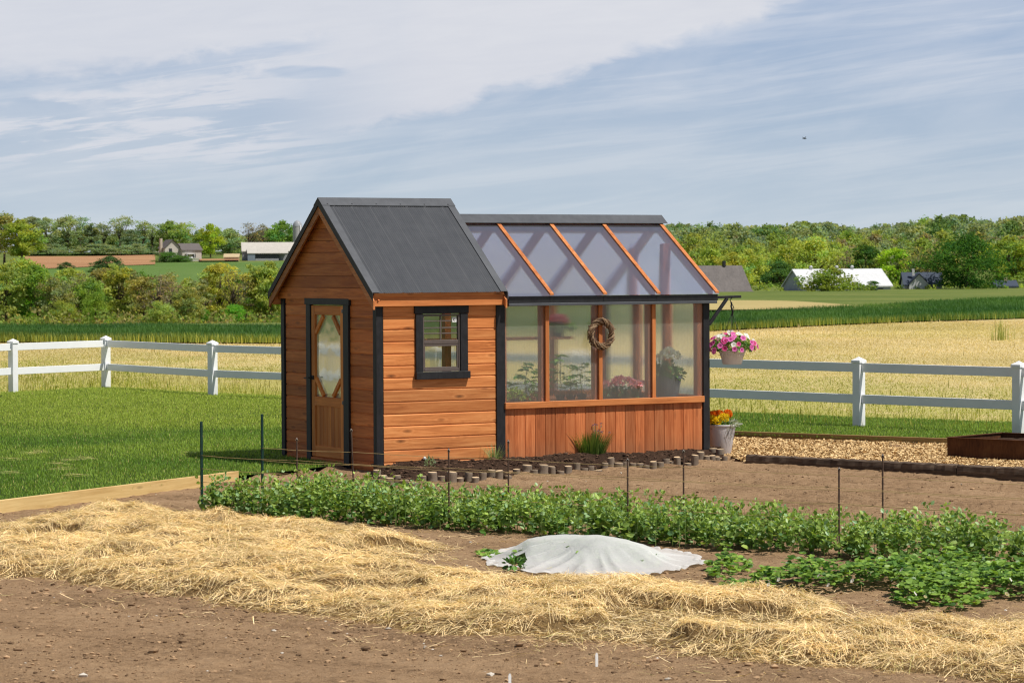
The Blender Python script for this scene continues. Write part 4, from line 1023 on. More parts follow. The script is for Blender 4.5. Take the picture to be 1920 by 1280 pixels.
def mound_h(x, y):
    x, y = np.array([x]), np.array([y]); dd = poly_dist(x, y, np.array([(p.x, p.y) for p in front] + [(p.x, p.y+.001) for p in front[::-1]]))
    return float((.025 + .10*sstep(0, .5, dd)*(.6+.8*fbm(x*2, y*2, 81, 2)) + (fbm(x*9, y*9, 82, 3)-.5)*.05)[0])
tag(link('flower_bed', grid_mesh('flower_bed', X, Y, Zm.reshape(X.shape), M['darksoil'], ins.reshape(X.shape))), kind='structure')
n = 7000; x = RNG.uniform(lo[0], hi[0], n); y = RNG.uniform(lo[1], hi[1], n); k = in_poly(x, y, MPA); x, y = x[k], y[k]; n = len(x)
dd = poly_dist(x, y, np.array([(p.x, p.y) for p in front] + [(p.x, p.y+.001) for p in front[::-1]]))
zz = .025 + .10*sstep(0, .5, dd)*(.6+.8*fbm(x*2, y*2, 81, 2)) + (fbm(x*9, y*9, 82, 3)-.5)*.05
sz = np.clip(RNG.lognormal(-4.5, .5, n), .005, .04)
tag(cloud('bed_mulch', bv, bf, np.stack([x, y, zz+sz*.2], -1), rz_frames(RNG.uniform(0, 6, n))*np.stack([sz*1.4, sz, sz*.7], -1)[:, None, :], lerpc((.02, .012, .009), (.11, .066, .043), RNG.random(n)), M['clod']), 'dark crumbly compost mulch in the log-edged bed', kind='stuff')

def grassy(name, px, py, w, h, n, label, cat, c1, c2, wd=.006, flowers=None, bend=.8, z=None):
    p = at(px, py, .08); z = mound_h(p.x, p.y)-.01 if z is None else z
    o = empty(name, (p.x, p.y, z)); tag(o, label, cat)
    a = RNG.uniform(0, 2*PI, n); r = RNG.random(n)**.6*w*.27; hh_ = h*RNG.uniform(.45, 1.05, n); lean = RNG.uniform(.05, bend, n)*(.4+1.6*r/(w*.27))
    T = np.stack([r*np.cos(a), r*np.sin(a), np.zeros(n)], -1)
    R = np.stack([np.stack([-np.sin(a), np.cos(a), 0*a], -1), np.stack([np.cos(a), np.sin(a), 0*a], -1), np.stack([np.cos(a)*lean*.35, np.sin(a)*lean*.35, 1+0*a], -1)], -1)
    R = R*np.stack([np.full(n, wd)*RNG.uniform(.7, 1.3, n), hh_*lean*.8, hh_], -1)[:, None, :]
    cloud('blades', BLADE_V, BLADE_F, T, R, lerpc(c1, c2, RNG.random(n)), M['leaf'], o)
    return o
ch = grassy('chive_clump', 1110, 858, .62, .30, 800, 'grassy green chive clump with faded purple flower heads by the knee wall', 'plant', (.03, .075, .014), (.14, .19, .045), .009, bend=.62)
m = MB(); hm = ruffle_mesh('chive_head', (.30, .17, .22), (.45, .30, .36), .020, 26, 1.0)
for k in range(17):
    a = random.random()*6.28; r = random.uniform(.02, .2); tp = (r*1.0*math.cos(a)+.03, r*math.sin(a), random.uniform(.24, .37)); m.tube([(tp[0]*.3, tp[1]*.3, 0), (tp[0]*.7, tp[1]*.7, tp[2]*.6), tp], .0025, 5, (.14, .2, .07)); place_flower(hm, 'flower', ch, tp, (0, 0, 1), random.uniform(.7, 1.1))
m.build('stems', M['stem'], ch)
p = at(1210, 849, .09); o = tag(empty('oregano_clump', (p.x, p.y, mound_h(p.x, p.y)-.01)), 'low yellow-green leafy clump right of the chives in the dark bed', 'plant'); leaves('leaves', 240, .15, .12, .08, .0, .045, (.18, .28, .03), (.40, .48, .09), o)
p = at(805, 880, .08); o = tag(empty('lavender_sprig', (p.x, p.y, mound_h(p.x, p.y)-.01)), 'small grey-green herb sprig beside a white pebble below the window', 'plant'); leaves('leaves', 90, .06, .06, .12, .0, .045, (.10, .16, .07), (.26, .32, .19), o, wid=.35, droop=-.6)
p = at(796.5, 877, .06); m = MB(); v_, f_ = blob_t(9); m.add(v_*.028, f_, (.75, .74, .70), True); o = m.build('white_pebble', M['white_plastic']); o.location = (p.x, p.y, mound_h(p.x, p.y)+.025); tag(o, 'round white pebble beside the small herb sprig under the window', 'pebble')
grassy('thyme_tuft', 928, 869, .3, .20, 120, 'wispy green tuft at the foot of the black post between shed and greenhouse', 'plant', (.07, .13, .04), (.24, .30, .13), .005, bend=1.0)
#PART3
# ------------------------------------------------------------------ edging boards, timbers, chips, raised bed
def plank(name, a, b, th, z0, z1, mat, label, cat, group=None, ch=.004):
    a, b = Vector((a.x, a.y, 0)), Vector((b.x, b.y, 0)); L = (b-a).length; d = (b-a).normalized()
    m = MB(); m.box(0, L, 0, th, z0, z1, rc(.3, .7), ch); o = m.build(name, mat); o.location = a; o.rotation_euler = (0, 0, math.atan2(d.y, d.x))
    return tag(o, label, cat, group)
plank('edging_board', BL0 - bd*6, BL1, .038, -.05, .135, M['pine'], 'new yellow pine edging board between left lawn and tilled soil', 'edging board')
plank('edging_board', RB0, RB1 + rbd*6, .038, -.05, .125, M['pine_shade'], 'brown edging board with pale top edge behind the wood chips', 'edging board')
T0 = at(1405, 872); T1 = at(1800.5, 892); T2 = T1 + (T1-T0).normalized()*2.6
def timber(a, b, label, seed):
    a, b = Vector((a.x, a.y, 0)), Vector((b.x, b.y, 0)); L = (b-a).length; d = (b-a).normalized(); r = np.random.default_rng(seed)
    n = 60; pr = [(-.075, 0), (-.08, .06), (-.07, .118), (-.055, .128), (.055, .128), (.075, .115), (.08, .05), (.075, -.03), (-.075, -.03)]
    k = len(pr); vs = []
    for i in range(n+1):
        for (y_, z_) in pr: vs.append((L*i/n + (0 if 0 < i < n else r.normal(0, .006)), y_ + r.normal(0, .004), z_ + r.normal(0, .0035)))
    m = MB(); m.add(vs, [(i*k+j, i*k+(j+1) % k, (i+1)*k+(j+1) % k, (i+1)*k+j) for i in range(n) for j in range(k)], (.4, .6, .2))
    m.f += [tuple(range(k))[::-1], tuple(n*k+j for j in range(k))]; m.sm += [False, False]
    o = m.build('landscape_timber', M['tie']); o.location = a; o.rotation_euler = (0, 0, math.atan2(d.y, d.x)); return tag(o, label, 'timber', 'weathered timbers edging the chip bed')
timber(T0, T1 - (T1-T0).normalized()*.008, 'long weathered dark timber running from near the planter along the wood chips', 4)
timber(T1, T2, 'weathered dark timber in front of the rusty raised bed', 5)
chip_poly = [at(1362, 860), at(1400, 872), T0 + RN*.02, T1 + RN*.02, T2 + RN*.02, RB1 + rbd*5, RB1, RB0, W2(L2+.1, 1.3), W2(L2+.06, .2)]
CPA = np.array([(p[0], p[1]) for p in chip_poly]); lo, hi = CPA.min(0), CPA.max(0)
def chip_h(x, y): return .005 + .05*fbm(x*1.6, y*1.6, 90, 3) + .02*fbm(x*9, y*9, 91, 2)
X, Y = np.meshgrid(np.arange(lo[0], min(hi[0], 8.2), .05), np.arange(lo[1], hi[1], .05))
tag(link('chip_bed', grid_mesh('chip_bed', X, Y, chip_h(X, Y), M['chipbase'], in_poly(X.ravel(), Y.ravel(), CPA).reshape(X.shape))), kind='structure')
n = 62000; x = RNG.uniform(lo[0], min(hi[0], 8), n); y = RNG.uniform(lo[1], hi[1], n); k = in_poly(x, y, CPA) & (np.abs(x) < .21*y); x, y = x[k], y[k]; n = len(x)
cv = [(-.5, -.5, 0), (.5, -.4, .05), (.45, .5, 0), (-.4, .45, .06), (0, 0, .16)]; cf = [(0, 1, 4), (1, 2, 4), (2, 3, 4), (3, 0, 4)]
d = np.stack([RNG.normal(size=n), RNG.normal(size=n), RNG.normal(0, .35, n)], -1)
s = RNG.uniform(.016, .05, n)
R = frames(d, up=np.array([[0, 0, 1.]])+RNG.normal(0, .5, (n, 3)))*np.stack([s*RNG.uniform(.25, .6, n), s, s*.5], -1)[:, None, :]
cl = lerpc((.42, .27, .115), (.66, .49, .26), RNG.random(n)); q = RNG.random(n) < .15; cl[q] = lerpc((.22, .12, .045), (.34, .2, .08), RNG.random(q.sum()))
tag(cloud('wood_chips', cv, cf, np.stack([x, y, chip_h(x, y)+.008], -1), R, cl, M['chip']), 'fresh golden wood chips covering the ground between timber and back edging board', kind='stuff')
def mat_rust():
    t = NT('weathered_steel'); n = t.noise(t.coord('Object', (1, 1, 1)), 3, 6, .65); n2 = t.noise(t.coord('Object', (6, 6, 1)), 8, 4, .7)
    c = t.ramp(t.math('ADD', t.math('MULTIPLY', n, .6), t.math('MULTIPLY', n2, .4)), [(.35, (.045, .018, .010)), (.5, (.105, .042, .018)), (.66, (.17, .075, .03))])
    return t.done(t.bsdf(c, .8, .2, .2, t.bump(n2, .15, .004)))
M['rust'] = mat_rust()
RC = at(1776, 864); e1 = Vector((.735, -.678, 0)); e2 = Vector((.678, .735, 0))
rb = empty('raised_bed', (RC.x, RC.y, 0), math.atan2(e1.y, e1.x)); tag(rb, 'rusty brown weathered-steel raised garden bed with dark soil', 'raised bed')
for nm, b in (('side_panel', (0, 2.4, 0, .012)), ('side_panel', (0, 2.4, 1.19, 1.202)), ('end_panel', (0, .012, .013, 1.189)), ('end_panel', (2.388, 2.4, .013, 1.189))):
    m = MB(); m.box(*b, 0, .285, rc(), .001); m.build(nm, M['rust'], rb)
for b in ((-.012, 2.412, -.018, .03), (-.012, 2.412, 1.17, 1.22), (-.012, .03, .031, 1.169), (2.37, 2.412, .031, 1.169)):
    m = MB(); m.box(*b, .286, .294, rc(), .001); m.build('rim', M['rust'], rb)
X, Y = np.meshgrid(np.linspace(.013, 2.387, 80), np.linspace(.013, 1.189, 40)); Z = .225 + (fbm(X*8, Y*8, 95, 4)-.5)*.06
link('soil', grid_mesh('soil', X, Y, Z, M['darksoil']), rb)
def bed_pt(a, b, z): p = RC + e1*a + e2*b; return (p.x, p.y, z)
bp = at(1868, 818, .235); o = tag(empty('cabbage_seedling', (bp.x, bp.y, .225)), 'young blue-green cabbage plant growing in the rusty raised bed', 'plant')
n = 16; a = np.arange(n)*2.4; el = RNG.uniform(.1, .9, n); dd_ = np.stack([np.cos(a)*np.cos(el), np.sin(a)*np.cos(el), np.sin(el)], -1); s = RNG.uniform(.07, .13, n)
cloud('leaves', OVAL_V, OVAL_F, dd_*.02, frames(dd_, up=np.tile([[0, 0, 1.]], (n, 1)))*np.stack([s*1.1, s, s], -1)[:, None, :], lerpc((.07, .15, .06), (.18, .28, .14), RNG.random(n)), M['leaf'], o)

# ------------------------------------------------------------------ pea rows, stakes, twine
def rowA(X_): return 25.76 - .761*X_
def rowB(X_): return 27.3 - .75*X_
def pea_row(name, fn, x0, x1, wid, label, dens=1.0, tall=.37, fade=0.0):
    npl = int((x1-x0)*84*dens); k = 26; n = npl*k
    PX = RNG.uniform(x0, x1, npl); PX = PX + .05*np.sin(PX*21)
    lush = .22 + 1.35*fbm(PX*1.7, PX*0+fn(0), 33, 3)
    hp = tall*np.clip(lush, .4, 1.25)*RNG.uniform(.55, 1.25, npl)*np.clip((PX-x0)/.5+.7, 0, 1)*(1-fade*(PX-x0)/(x1-x0))
    po = RNG.normal(0, 1, npl)*wid*np.clip(lush, .6, 1.2)*.5
    la = RNG.uniform(0, 2*PI, npl); ll = RNG.uniform(.02, .13, npl)
    pi_ = np.repeat(np.arange(npl), k); t_ = RNG.random(n)**.8; la_, ll_, hp_ = la[pi_], ll[pi_], hp[pi_]
    oa = RNG.uniform(0, 2*PI, n); orad = RNG.uniform(.01, .055, n)*(1.15-.6*t_)
    off = po[pi_]
    P = np.stack([PX[pi_] + RN.x*off + np.cos(la_)*ll_*t_ + np.cos(oa)*orad, fn(PX[pi_]) + RN.y*off + np.sin(la_)*ll_*t_ + np.sin(oa)*orad, .02 + hp_*t_], -1)
    d = np.stack([np.cos(oa), np.sin(oa), RNG.normal(.25, .45, n) + 1.1*np.clip(t_-.7, 0, 1)*3], -1)
    s = RNG.uniform(.034, .078, n)*(1.1-.45*t_)
    R = frames(d, up=np.array([[0, -.25, .9]])+RNG.normal(0, .6, (n, 3)))*np.stack([s*1.05, s, s], -1)[:, None, :]
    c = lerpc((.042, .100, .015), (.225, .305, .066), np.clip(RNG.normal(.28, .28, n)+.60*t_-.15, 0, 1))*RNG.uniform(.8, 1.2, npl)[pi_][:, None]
    bl = RNG.random(n) < .15; c[bl] = lerpc((.09, .19, .075), (.25, .35, .17), RNG.random(bl.sum()))
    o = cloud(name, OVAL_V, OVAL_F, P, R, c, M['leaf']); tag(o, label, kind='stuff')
    # stems
    m = int((x1-x0)*70); X_ = RNG.uniform(x0, x1, m); off = RNG.normal(0, wid*.35, m); hh_ = tall*RNG.uniform(.5, 1.1, m)
    T = np.stack([X_+RN.x*off, fn(X_)+RN.y*off, np.zeros(m)], -1); R = rz_frames(RNG.uniform(0, 6.28, m))*np.stack([np.full(m, .006), hh_*RNG.uniform(0, .5, m), hh_], -1)[:, None, :]
    s_ = cloud('stems', BLADE_V, BLADE_F, T, R, lerpc((.09, .16, .04), (.2, .28, .09), RNG.random(m)), M['leaf'], o); s_['kind'] = 'stuff'
pea_row('pea_plants', rowA, -3.0, 5.2, .30, 'front row of bushy green pea plants along the nearer line of stakes', .95, .355)
pea_row('pea_plants', rowB, -2.2, 5.6, .24, 'rear row of bushy green pea plants along the farther line of stakes', .62, .285, .42)
M['rusty_stake'] = mat_paint('rusty_stake_metal', (.085, .05, .035), .75, .5, .3, 20, .4)
M['green_stake'] = mat_paint('green_stake_paint', (.012, .055, .045), .45, .25, .4, 12, .1)
M['wire_clip'] = mat_paint('wire_clip', (.45, .42, .38), .5, .2, .5)
M['twine'] = mat_paint('jute_twine', (.44, .32, .15), .9, .25, .1, 60, .3)
def col_pt(px, fn):
    lo_, hi_ = -9., 9.
    for _ in range(50):
        mid = (lo_+hi_)/2; q = 960 + mid/fn(mid)*F
        if q < px: lo_ = mid
        else: hi_ = mid
    return Vector((lo_, fn(lo_), 0))
def stake(px, ytop, fn, kind, label, lean=(0, 0)):
    p = col_pt(px, fn); t = at_depth(px, ytop, p.y).z; o = tag(empty('garden_stake', p), label, 'stake', 'stakes holding the pea twine')
    m = MB(); r = .0125 if kind == 'green' else .0085
    if kind == 'green':
        w = .014; m.prism([(-w, -.003), (-.003, -.003), (-.003, -w), (.003, -w), (.003, -.003), (w, -.003), (w, .003), (-w, .003)], (0, 0, -.1), (1, 0, 0), (0, 1, 0), (lean[0], lean[1], t+.1))
        m.build('post', M['green_stake'], o)
        for z in (.3, .44, .57, .68):
            m = MB(); m.box(-.005+lean[0]*z/t, .005+lean[0]*z/t, -.026, -.0145, z-.006, z+.006); m.build('stud', M['green_stake'], o)
    else:
        n = 24; m.tube([(lean[0]*k/n, lean[1]*k/n, -.1+(t+.1)*k/n) for k in range(n+1)], [r*(1.0 if k % 2 else .86) for k in range(n+1)], 8); m.build('post', M['rusty_stake'], o)
        m = MB(); zz = t-.006; m.tube([(lean[0]-.012, -.008, zz-.02), (lean[0], -.011, zz), (lean[0]+.012, -.008, zz-.015), (lean[0]+.008, .004, zz-.03)], .0026, 6); m.build('wire_clip', M['wire_clip'], o)
    return p, t
SA = [(376, 790, 'green', 'leftmost dark green metal stake, alone in the soil by the straw'), (555, 820, 'rust', 'rusty stake with frayed twine knot in front of the shed door'), (840, 840, 'rust', 'rusty stake in front of the shed window wall'), (1176, 858, 'rust', 'rusty stake below the chive clump in the front pea row'), (1573, 875, 'rust', 'rusty stake left of the taller one below the dark timber')]
SB = [(490, 776, 'green', 'dark green metal stake between the leftmost one and the shed'), (663, 803, 'rust', 'leaning rusty stake with clips in front of the shed door frame'), (952, 824, 'rust', 'rusty stake in front of the black post between shed and greenhouse'), (1281, 842, 'rust', 'rusty stake in front of the greenhouse right end and logs'), (1655, 850, 'rust', 'rightmost rusty stake, rising past the dark timber to the chips')]
SA = [(stake(a, b, rowA, c, l), a) for a, b, c, l in SA]; SB = [(stake(a, b, rowB, c, l, (-.03, 0) if a == 663 else (0, 0)), a) for a, b, c, l in SB]
def twine(pts, z, label, sag=.010, r=.0023):
    out = []
    for a, b in zip(pts[:-1], pts[1:]):
        a = Vector((a.x, a.y-.012, z)); b = Vector((b.x, b.y-.012, z))
        for k in range(12): q = k/12; p = a.lerp(b, q); out.append((p.x, p.y, p.z - sag*4*q*(1-q) + random.uniform(-.002, .002)))
    out.append((b.x, b.y, b.z)); m = MB(); m.tube(out, r, 5, cap=True); return tag(m.build('garden_twine', M['twine']), label, 'twine', 'jute twine strung between the pea stakes')
pa = [s[0][0] for s in SA] + [Vector((4.9, rowA(4.9), 0))]; pb_ = [s[0][0] for s in SB] + [Vector((5.3, rowB(5.3), 0))]
for z, nm in ((.56, 'top'), (.43, 'middle'), (.30, 'lowest')):
    twine(pa, z, f'{nm} jute twine along the front pea row stakes'); twine(pb_, z, f'{nm} jute twine along the rear pea row stakes')
kp = pa[1]; m = MB()
for k in range(16): 
    a = (random.uniform(.01, .075), random.uniform(-.02, .01), random.uniform(-.11, -.04)); m.tube([(0, -.012, 0), (a[0]*.4, a[1], a[2]*.3), a], .0018, 4)
m.tube([(-.012, -.012, .004), (.0, -.016, .008), (.012, -.012, 0), (0, -.016, -.006), (-.012, -.012, .004)], .004, 5)
o = m.build('twine_knot', M['twine']); o.location = (kp.x, kp.y, .46); tag(o, 'frayed tan twine knot tied to the rusty stake before the shed door', 'knot')

# ------------------------------------------------------------------ strawberries
def strawberries(name, pix, label, n, hgt, kind):
    P = [at(a, b) for a, b in pix]; PA = np.array([(p.x, p.y) for p in P]); lo, hi = PA.min(0), PA.max(0)
    x = RNG.uniform(lo[0], hi[0], n*4); y = RNG.uniform(lo[1], hi[1], n*4); d0 = poly_dist(x, y, PA)
    k = in_poly(x, y, PA) & (fbm(x*3.2, y*3.2, 120, 2)*1.3 + np.minimum(d0, .15) > .47); x, y = x[k][:n], y[k][:n]; n = len(x); d0 = poly_dist(x, y, PA)
    h = hgt*np.clip(d0/.14, .25, 1)*(.45+1.0*fbm(x*5, y*5, 121, 2)); z = .015 + h*RNG.random(n)**.5
    # trifoliate leaf: three leaflets sharing one stalk
    T = []; D_ = []; U_ = []; S_ = []
    a = RNG.uniform(0, 2*PI, n); tl = RNG.uniform(-.1, .45, n); s = RNG.uniform(.03, .058, n)
    for q in (-1.25, 0, 1.25):
        T.append(np.stack([x, y, z], -1)); D_.append(np.stack([np.cos(a+q)*np.cos(tl), np.sin(a+q)*np.cos(tl)-.1, np.sin(tl)], -1)); S_.append(s)
    T = np.concatenate(T); D_ = np.concatenate(D_); S_ = np.concatenate(S_)
    R = frames(D_, up=np.array([[0, -.3, 1.]])+RNG.normal(0, .35, (len(T), 3)))*np.stack([S_*1.35, S_, S_], -1)[:, None, :]
    c = lerpc((.036, .092, .013), (.19, .29, .05), RNG.random(n)**1.2); c = np.concatenate([c]*3)*RNG.uniform(.75, 1.25, len(T))[:, None]
    if kind == 'stuff':
        o = cloud(name, OVAL_V, OVAL_F, T, R, c, M['leaf']); tag(o, label, kind='stuff')
    else:
        cx_, cy_ = PA.mean(0); o = tag(empty(name, (cx_, cy_, 0)), label, 'plant'); cloud('leaves', OVAL_V, OVAL_F, T-np.array([cx_, cy_, 0]), R, c, M['leaf'], o)
    return PA, o
PA, so_ = strawberries('strawberry_patch', [(1388, 1098), (1410, 1090), (1520, 1084), (1640, 1082), (1700, 1068), (1780, 1066), (1900, 1084), (2040, 1098), (2040, 1135), (1880, 1122), (1790, 1148), (1700, 1142), (1640, 1112), (1540, 1116), (1440, 1114), (1400, 1106)], 'low strawberry plants with white blossoms in front of the pea rows', 2300, .165, 'stuff')
strawberries('strawberry_plant', [(1325, 1083), (1330, 1062), (1380, 1054), (1408, 1062), (1400, 1078), (1352, 1092)], 'small lone strawberry plant between the white row cover and strawberry patch', 130, .14, 'thing')
strawberries('strawberry_plant', [(1352, 1100), (1362, 1094), (1382, 1096), (1385, 1106), (1365, 1110)], 'tiny strawberry plant just in front of the lone one by the patch', 30, .09, 'thing')
strawberries('strawberry_plant', [(893, 1043), (905, 1036), (925, 1036), (932, 1046), (915, 1052)], 'small green plant peeping out left of the white row cover', 40, .07, 'thing')
fb = flower_mesh('strawberry_blossom', (.7, .5, .05), (.82, .82, .76), (.86, .86, .84), .017)
for px, py in ((1441, 1095), (1487, 1098), (1460, 1086), (1535, 1078), (1553, 1096), (1598, 1088), (1673, 1087), (1690, 1068), (1716, 1112), (1735, 1118), (1822, 1075), (1810, 1045), (1762, 1050), (1888, 1113), (1895, 1086)):
    p = at(px, py, .165); o = link('strawberry_blossom', fb); o.location = p; o.rotation_euler = (.95, random.uniform(-.4, .4), random.random()*6); o.scale = (random.uniform(.8, 1.2),)*3
    o.parent = so_

# ------------------------------------------------------------------ row cover
PTS = [(915, 1056), (930, 1066), (962, 1073), (985, 1070), (1010, 1079), (1052, 1079), (1085, 1088), (1142, 1092), (1150, 1086), (1190, 1082), (1262, 1075), (1290, 1064), (1318, 1061), (1312, 1052), (1290, 1043), (1250, 1033), (1190, 1026), (1110, 1024), (1020, 1025), (960, 1030), (935, 1040)]
RP_ = [at(a, b) for a, b in PTS]; cx_ = sum(p.x for p in RP_)/len(RP_); cy_ = sum(p.y for p in RP_)/len(RP_)
angs = np.array([math.atan2(p.y-cy_, p.x-cx_) for p in RP_]); rads = np.array([math.hypot(p.y-cy_, p.x-cx_) for p in RP_]); od = np.argsort(angs)
na, nr = 260, 46
A_ = np.linspace(-PI, PI, na); rad = np.interp(A_, np.concatenate([angs[od]-2*PI, angs[od], angs[od]+2*PI]), np.tile(rads[od], 3))
ker = np.hanning(9); ker /= ker.sum(); rad = np.convolve(np.concatenate([rad[-10:], rad, rad[:10]]), ker, 'same')[10:-10]; rad[-1] = rad[0]
rr = np.linspace(0, 1, nr)**.8; Ag, Rg = np.meshgrid(A_, rr); RR = rad[None, :]*Rg
X = RR*np.cos(Ag); Y = RR*np.sin(Ag)
u_ = X*RD_.x + Y*RD_.y
pin = np.abs(np.cos(Ag*4.5 + .9*np.sin(Ag*2+1)))**.7           # held down between the pins, pulled out at them
sc_ = 1 + .07*(Rg**3)*(pin-.6) + .02*(Rg**6)*np.sin(Ag*31+2*np.sin(Ag*5))
X, Y = X*sc_, Y*sc_
base = np.clip(1-Rg**1.75, 0, 1)
bumps = sum(h_*np.exp(-((u_-c_)**2/.055 + ((X*RN.x+Y*RN.y)-d_)**2/.045)) for c_, d_, h_ in ((-.72, .0, .10), (-.52, .0, .13), (-.22, .05, .20), (.08, .0, .22), (.34, .06, .16), (-.35, -.16, .10), (.12, -.18, .10)))
Z = np.clip(base*1.7, 0, 1)*(.035 + .275*(1-np.exp(-3.4*bumps)))
Z += .034*base*(fbm(X*4+5, Y*4, 150, 2)-.5) + .012*base*(fbm(X*9, Y*9, 151, 2)-.5)
ridge = 1-np.abs(2*fbm(Ag*3.2+20, Rg*.8, 152, 2)-1)
per = np.clip(Rg-.28, 0, 1)*np.clip(1.02-Rg, 0, 1)
Z += per*.22*(ridge**5-.35) + per*.10*(pin-.5)
Z += .022*(Rg > .95)*np.abs(np.sin(Ag*23+2*np.sin(Ag*7))) + .012
Z = np.maximum(Z, .008 + .022*fbm(X*9, Y*9, 153, 2)*(Rg > .8))
Z[:, -1] = Z[:, 0]; X[:, -1] = X[:, 0]; Y[:, -1] = Y[:, 0]
def mat_cover():
    t = NT('garden_fleece'); n = t.noise(t.coord('Object'), 60, 3); n2 = t.noise(t.coord('Object'), 9, 4)
    c = t.ramp(n2, [(.3, (.86, .87, .86)), (.7, (.93, .93, .93))])
    w1 = t.math('ABSOLUTE', t.math('SUBTRACT', t.noise(t.coord('Object', (5, 9, 9)), 1.6, 3, .5, 1.0), .5)); w2 = t.math('ABSOLUTE', t.math('SUBTRACT', t.noise(t.coord('Object', (14, 6, 6)), 2.0, 3, .5, .8), .5))
    wr_ = t.math('ADD', t.math('MINIMUM', w1, .12), t.math('MULTIPLY', t.math('MINIMUM', w2, .10), .6))
    nb = t.bump(wr_, .28, .05)
    d = t.N('BsdfDiffuse'); t.set(d.inputs['Normal'], nb); t.set(d.inputs[0], c); tr = t.N('BsdfTranslucent'); t.set(tr.inputs[0], (.78, .80, .74)); tp = t.N('BsdfTransparent')
    m = t.N('MixShader'); m.inputs[0].default_value = .38; t.set(m.inputs[1], d.outputs[0]); t.set(m.inputs[2], tr.outputs[0])
    m2 = t.N('MixShader'); t.set(m2.inputs[0], t.math('ADD', .16, t.math('MULTIPLY', n, .16))); t.set(m2.inputs[1], m.outputs[0]); t.set(m2.inputs[2], tp.outputs[0])
    return t.done(m2.outputs[0])
hole = ((X*1.0-(at(968, 1058).x-cx_))**2/.075**2 + (Z-.075)**2/.05**2 < 1) & (Y < 0)
rcv = link('row_cover', grid_mesh('row_cover', X, Y, Z, mat_cover(), ~hole)); rcv.location = (cx_, cy_, 0)
tag(rcv, 'white translucent garden fleece draped over plants between straw and pea rows', 'row cover')
gi = RNG.choice(np.flatnonzero((Z.ravel() > .085) & (Rg.ravel() < .8)), 1900); nn = len(gi)
p = np.stack([X.ravel()[gi]+RNG.normal(0, .012, nn), Y.ravel()[gi]+RNG.normal(0, .012, nn), Z.ravel()[gi]-.034-RNG.random(nn)**1.5*.09], -1); p[:, 2] = np.maximum(p[:, 2], .01)
d = RNG.normal(size=(nn, 3)); d[:, 2] *= .12; d[:, 2] -= .12; s = RNG.uniform(.045, .09, nn); upv = np.array([[0, -.2, 1.]])+RNG.normal(0, .2, (nn, 3))
o = tag(empty('covered_plants', (cx_, cy_, 0)), 'leafy green plants showing dimly through the white fleece', 'plant')
cloud('leaves', OVAL_V, OVAL_F, p, frames(d, up=upv)*np.stack([s, s, s*.5], -1)[:, None, :], lerpc((.03, .08, .015), (.16, .25, .05), RNG.random(nn)), M['leaf'], o)
hpn = at(964, 1062, .04); o = tag(empty('peeping_plant', (hpn.x, hpn.y+.06, .01)), 'dark green leaves poking out of the gap in the white fleece', 'plant'); leaves('leaves', 40, .07, .05, .10, .02, .06, (.02, .06, .012), (.08, .17, .03), o)

# plant markers in the bare front soil
for px, y0, y1, lab in ((1119, 1223, 1251, 'white plastic plant marker standing in bare soil below the row cover'), (956, 1262, 1291, 'white plastic plant marker at the very front edge of the soil')):
    p = at(px, y1); h = (y1-y0)*p.y/F; m = MB(); w = .009
    m.prism([(-w*.9, -.03), (w*.9, -.03), (w, h*.85), (w*.5, h), (-w*.5, h), (-w, h*.85)], (0, 0, 0), (1, 0, 0), (0, 0, 1), (0, .0015, 0))
    o = m.build('plant_marker', M['white_plastic']); o.location = (p.x, p.y, .0); o.rotation_euler = (-.08, .03, .35); tag(o, lab, 'marker')

# ------------------------------------------------------------------ white rail fence
fence = empty('rail_fence', (FA.x, FA.y, LZ)); tag(fence, 'white vinyl two-rail fence with capped posts running behind lawn and shed', 'fence')
def fl(p): return Vector((p.x-FA.x, p.y-FA.y, 0))
ang_r = math.atan2(fdir.y, fdir.x); ang_l = math.atan2(ldir.y, ldir.x)
Ltot = (F1910-FA).length
posts = [(FA + fdir*(3.0*k - 0), ang_r) for k in range(0)]
s1598 = (F1598-FA).dot(fdir); s1328 = s1598-3.0
right = [0.0] + [s1328*k/4 for k in (1, 2, 3)] + [s1328, s1598, Ltot, Ltot+3.05, Ltot+6.1, Ltot+9.15]
rp = [FC] + [FA + fdir*s for s in right]
lp = [FC, F25] + [F25 + ldir*2.6*k for k in (1, 2, 3, 4, 5)]
pm_ = None
def post_mesh():
    m = MB(); w = .066; m.box(-w, w, -w, w, -.1, .925, ch=.004); return m
def cap_mesh():
    m = MB(); w = .080; m.box(-w, w, -w, w, .905, .945, ch=.003); m.add([(-w+.003, -w+.003, .945), (w-.003, -w+.003, .945), (w-.003, w-.003, .945), (-w+.003, w-.003, .945), (0, 0, .995)], [(0, 1, 4), (1, 2, 4), (2, 3, 4), (3, 0, 4)]); return m
pmx = post_mesh().build('post', M['vinyl'], fence); cmx = cap_mesh().build('cap', M['vinyl'], pmx); first = True
for lst, an in ((rp, ang_r), (lp[1:], ang_l)):
    for p in lst:
        if first: o = pmx; first = False
        else: o = copy_tree(pmx, fence)
        o.location = fl(p); o.rotation_euler = (0, 0, ang_r if p is FC else an)
for lst in (rp, lp):
    for a, b in zip(lst[:-1], lst[1:]):
        A, B = fl(a), fl(b); d = (B-A).normalized(); A = A + d*.067; B = B - d*.067
        for z0, z1 in ((.775, .905), (.325, .455)):
            m = MB(); L = (B-A).length; m.box(0, L, -.02, .02, z0, z1, ch=.004); o = m.build('rail', M['vinyl'], fence); o.location = A; o.rotation_euler = (0, 0, math.atan2(d.y, d.x))

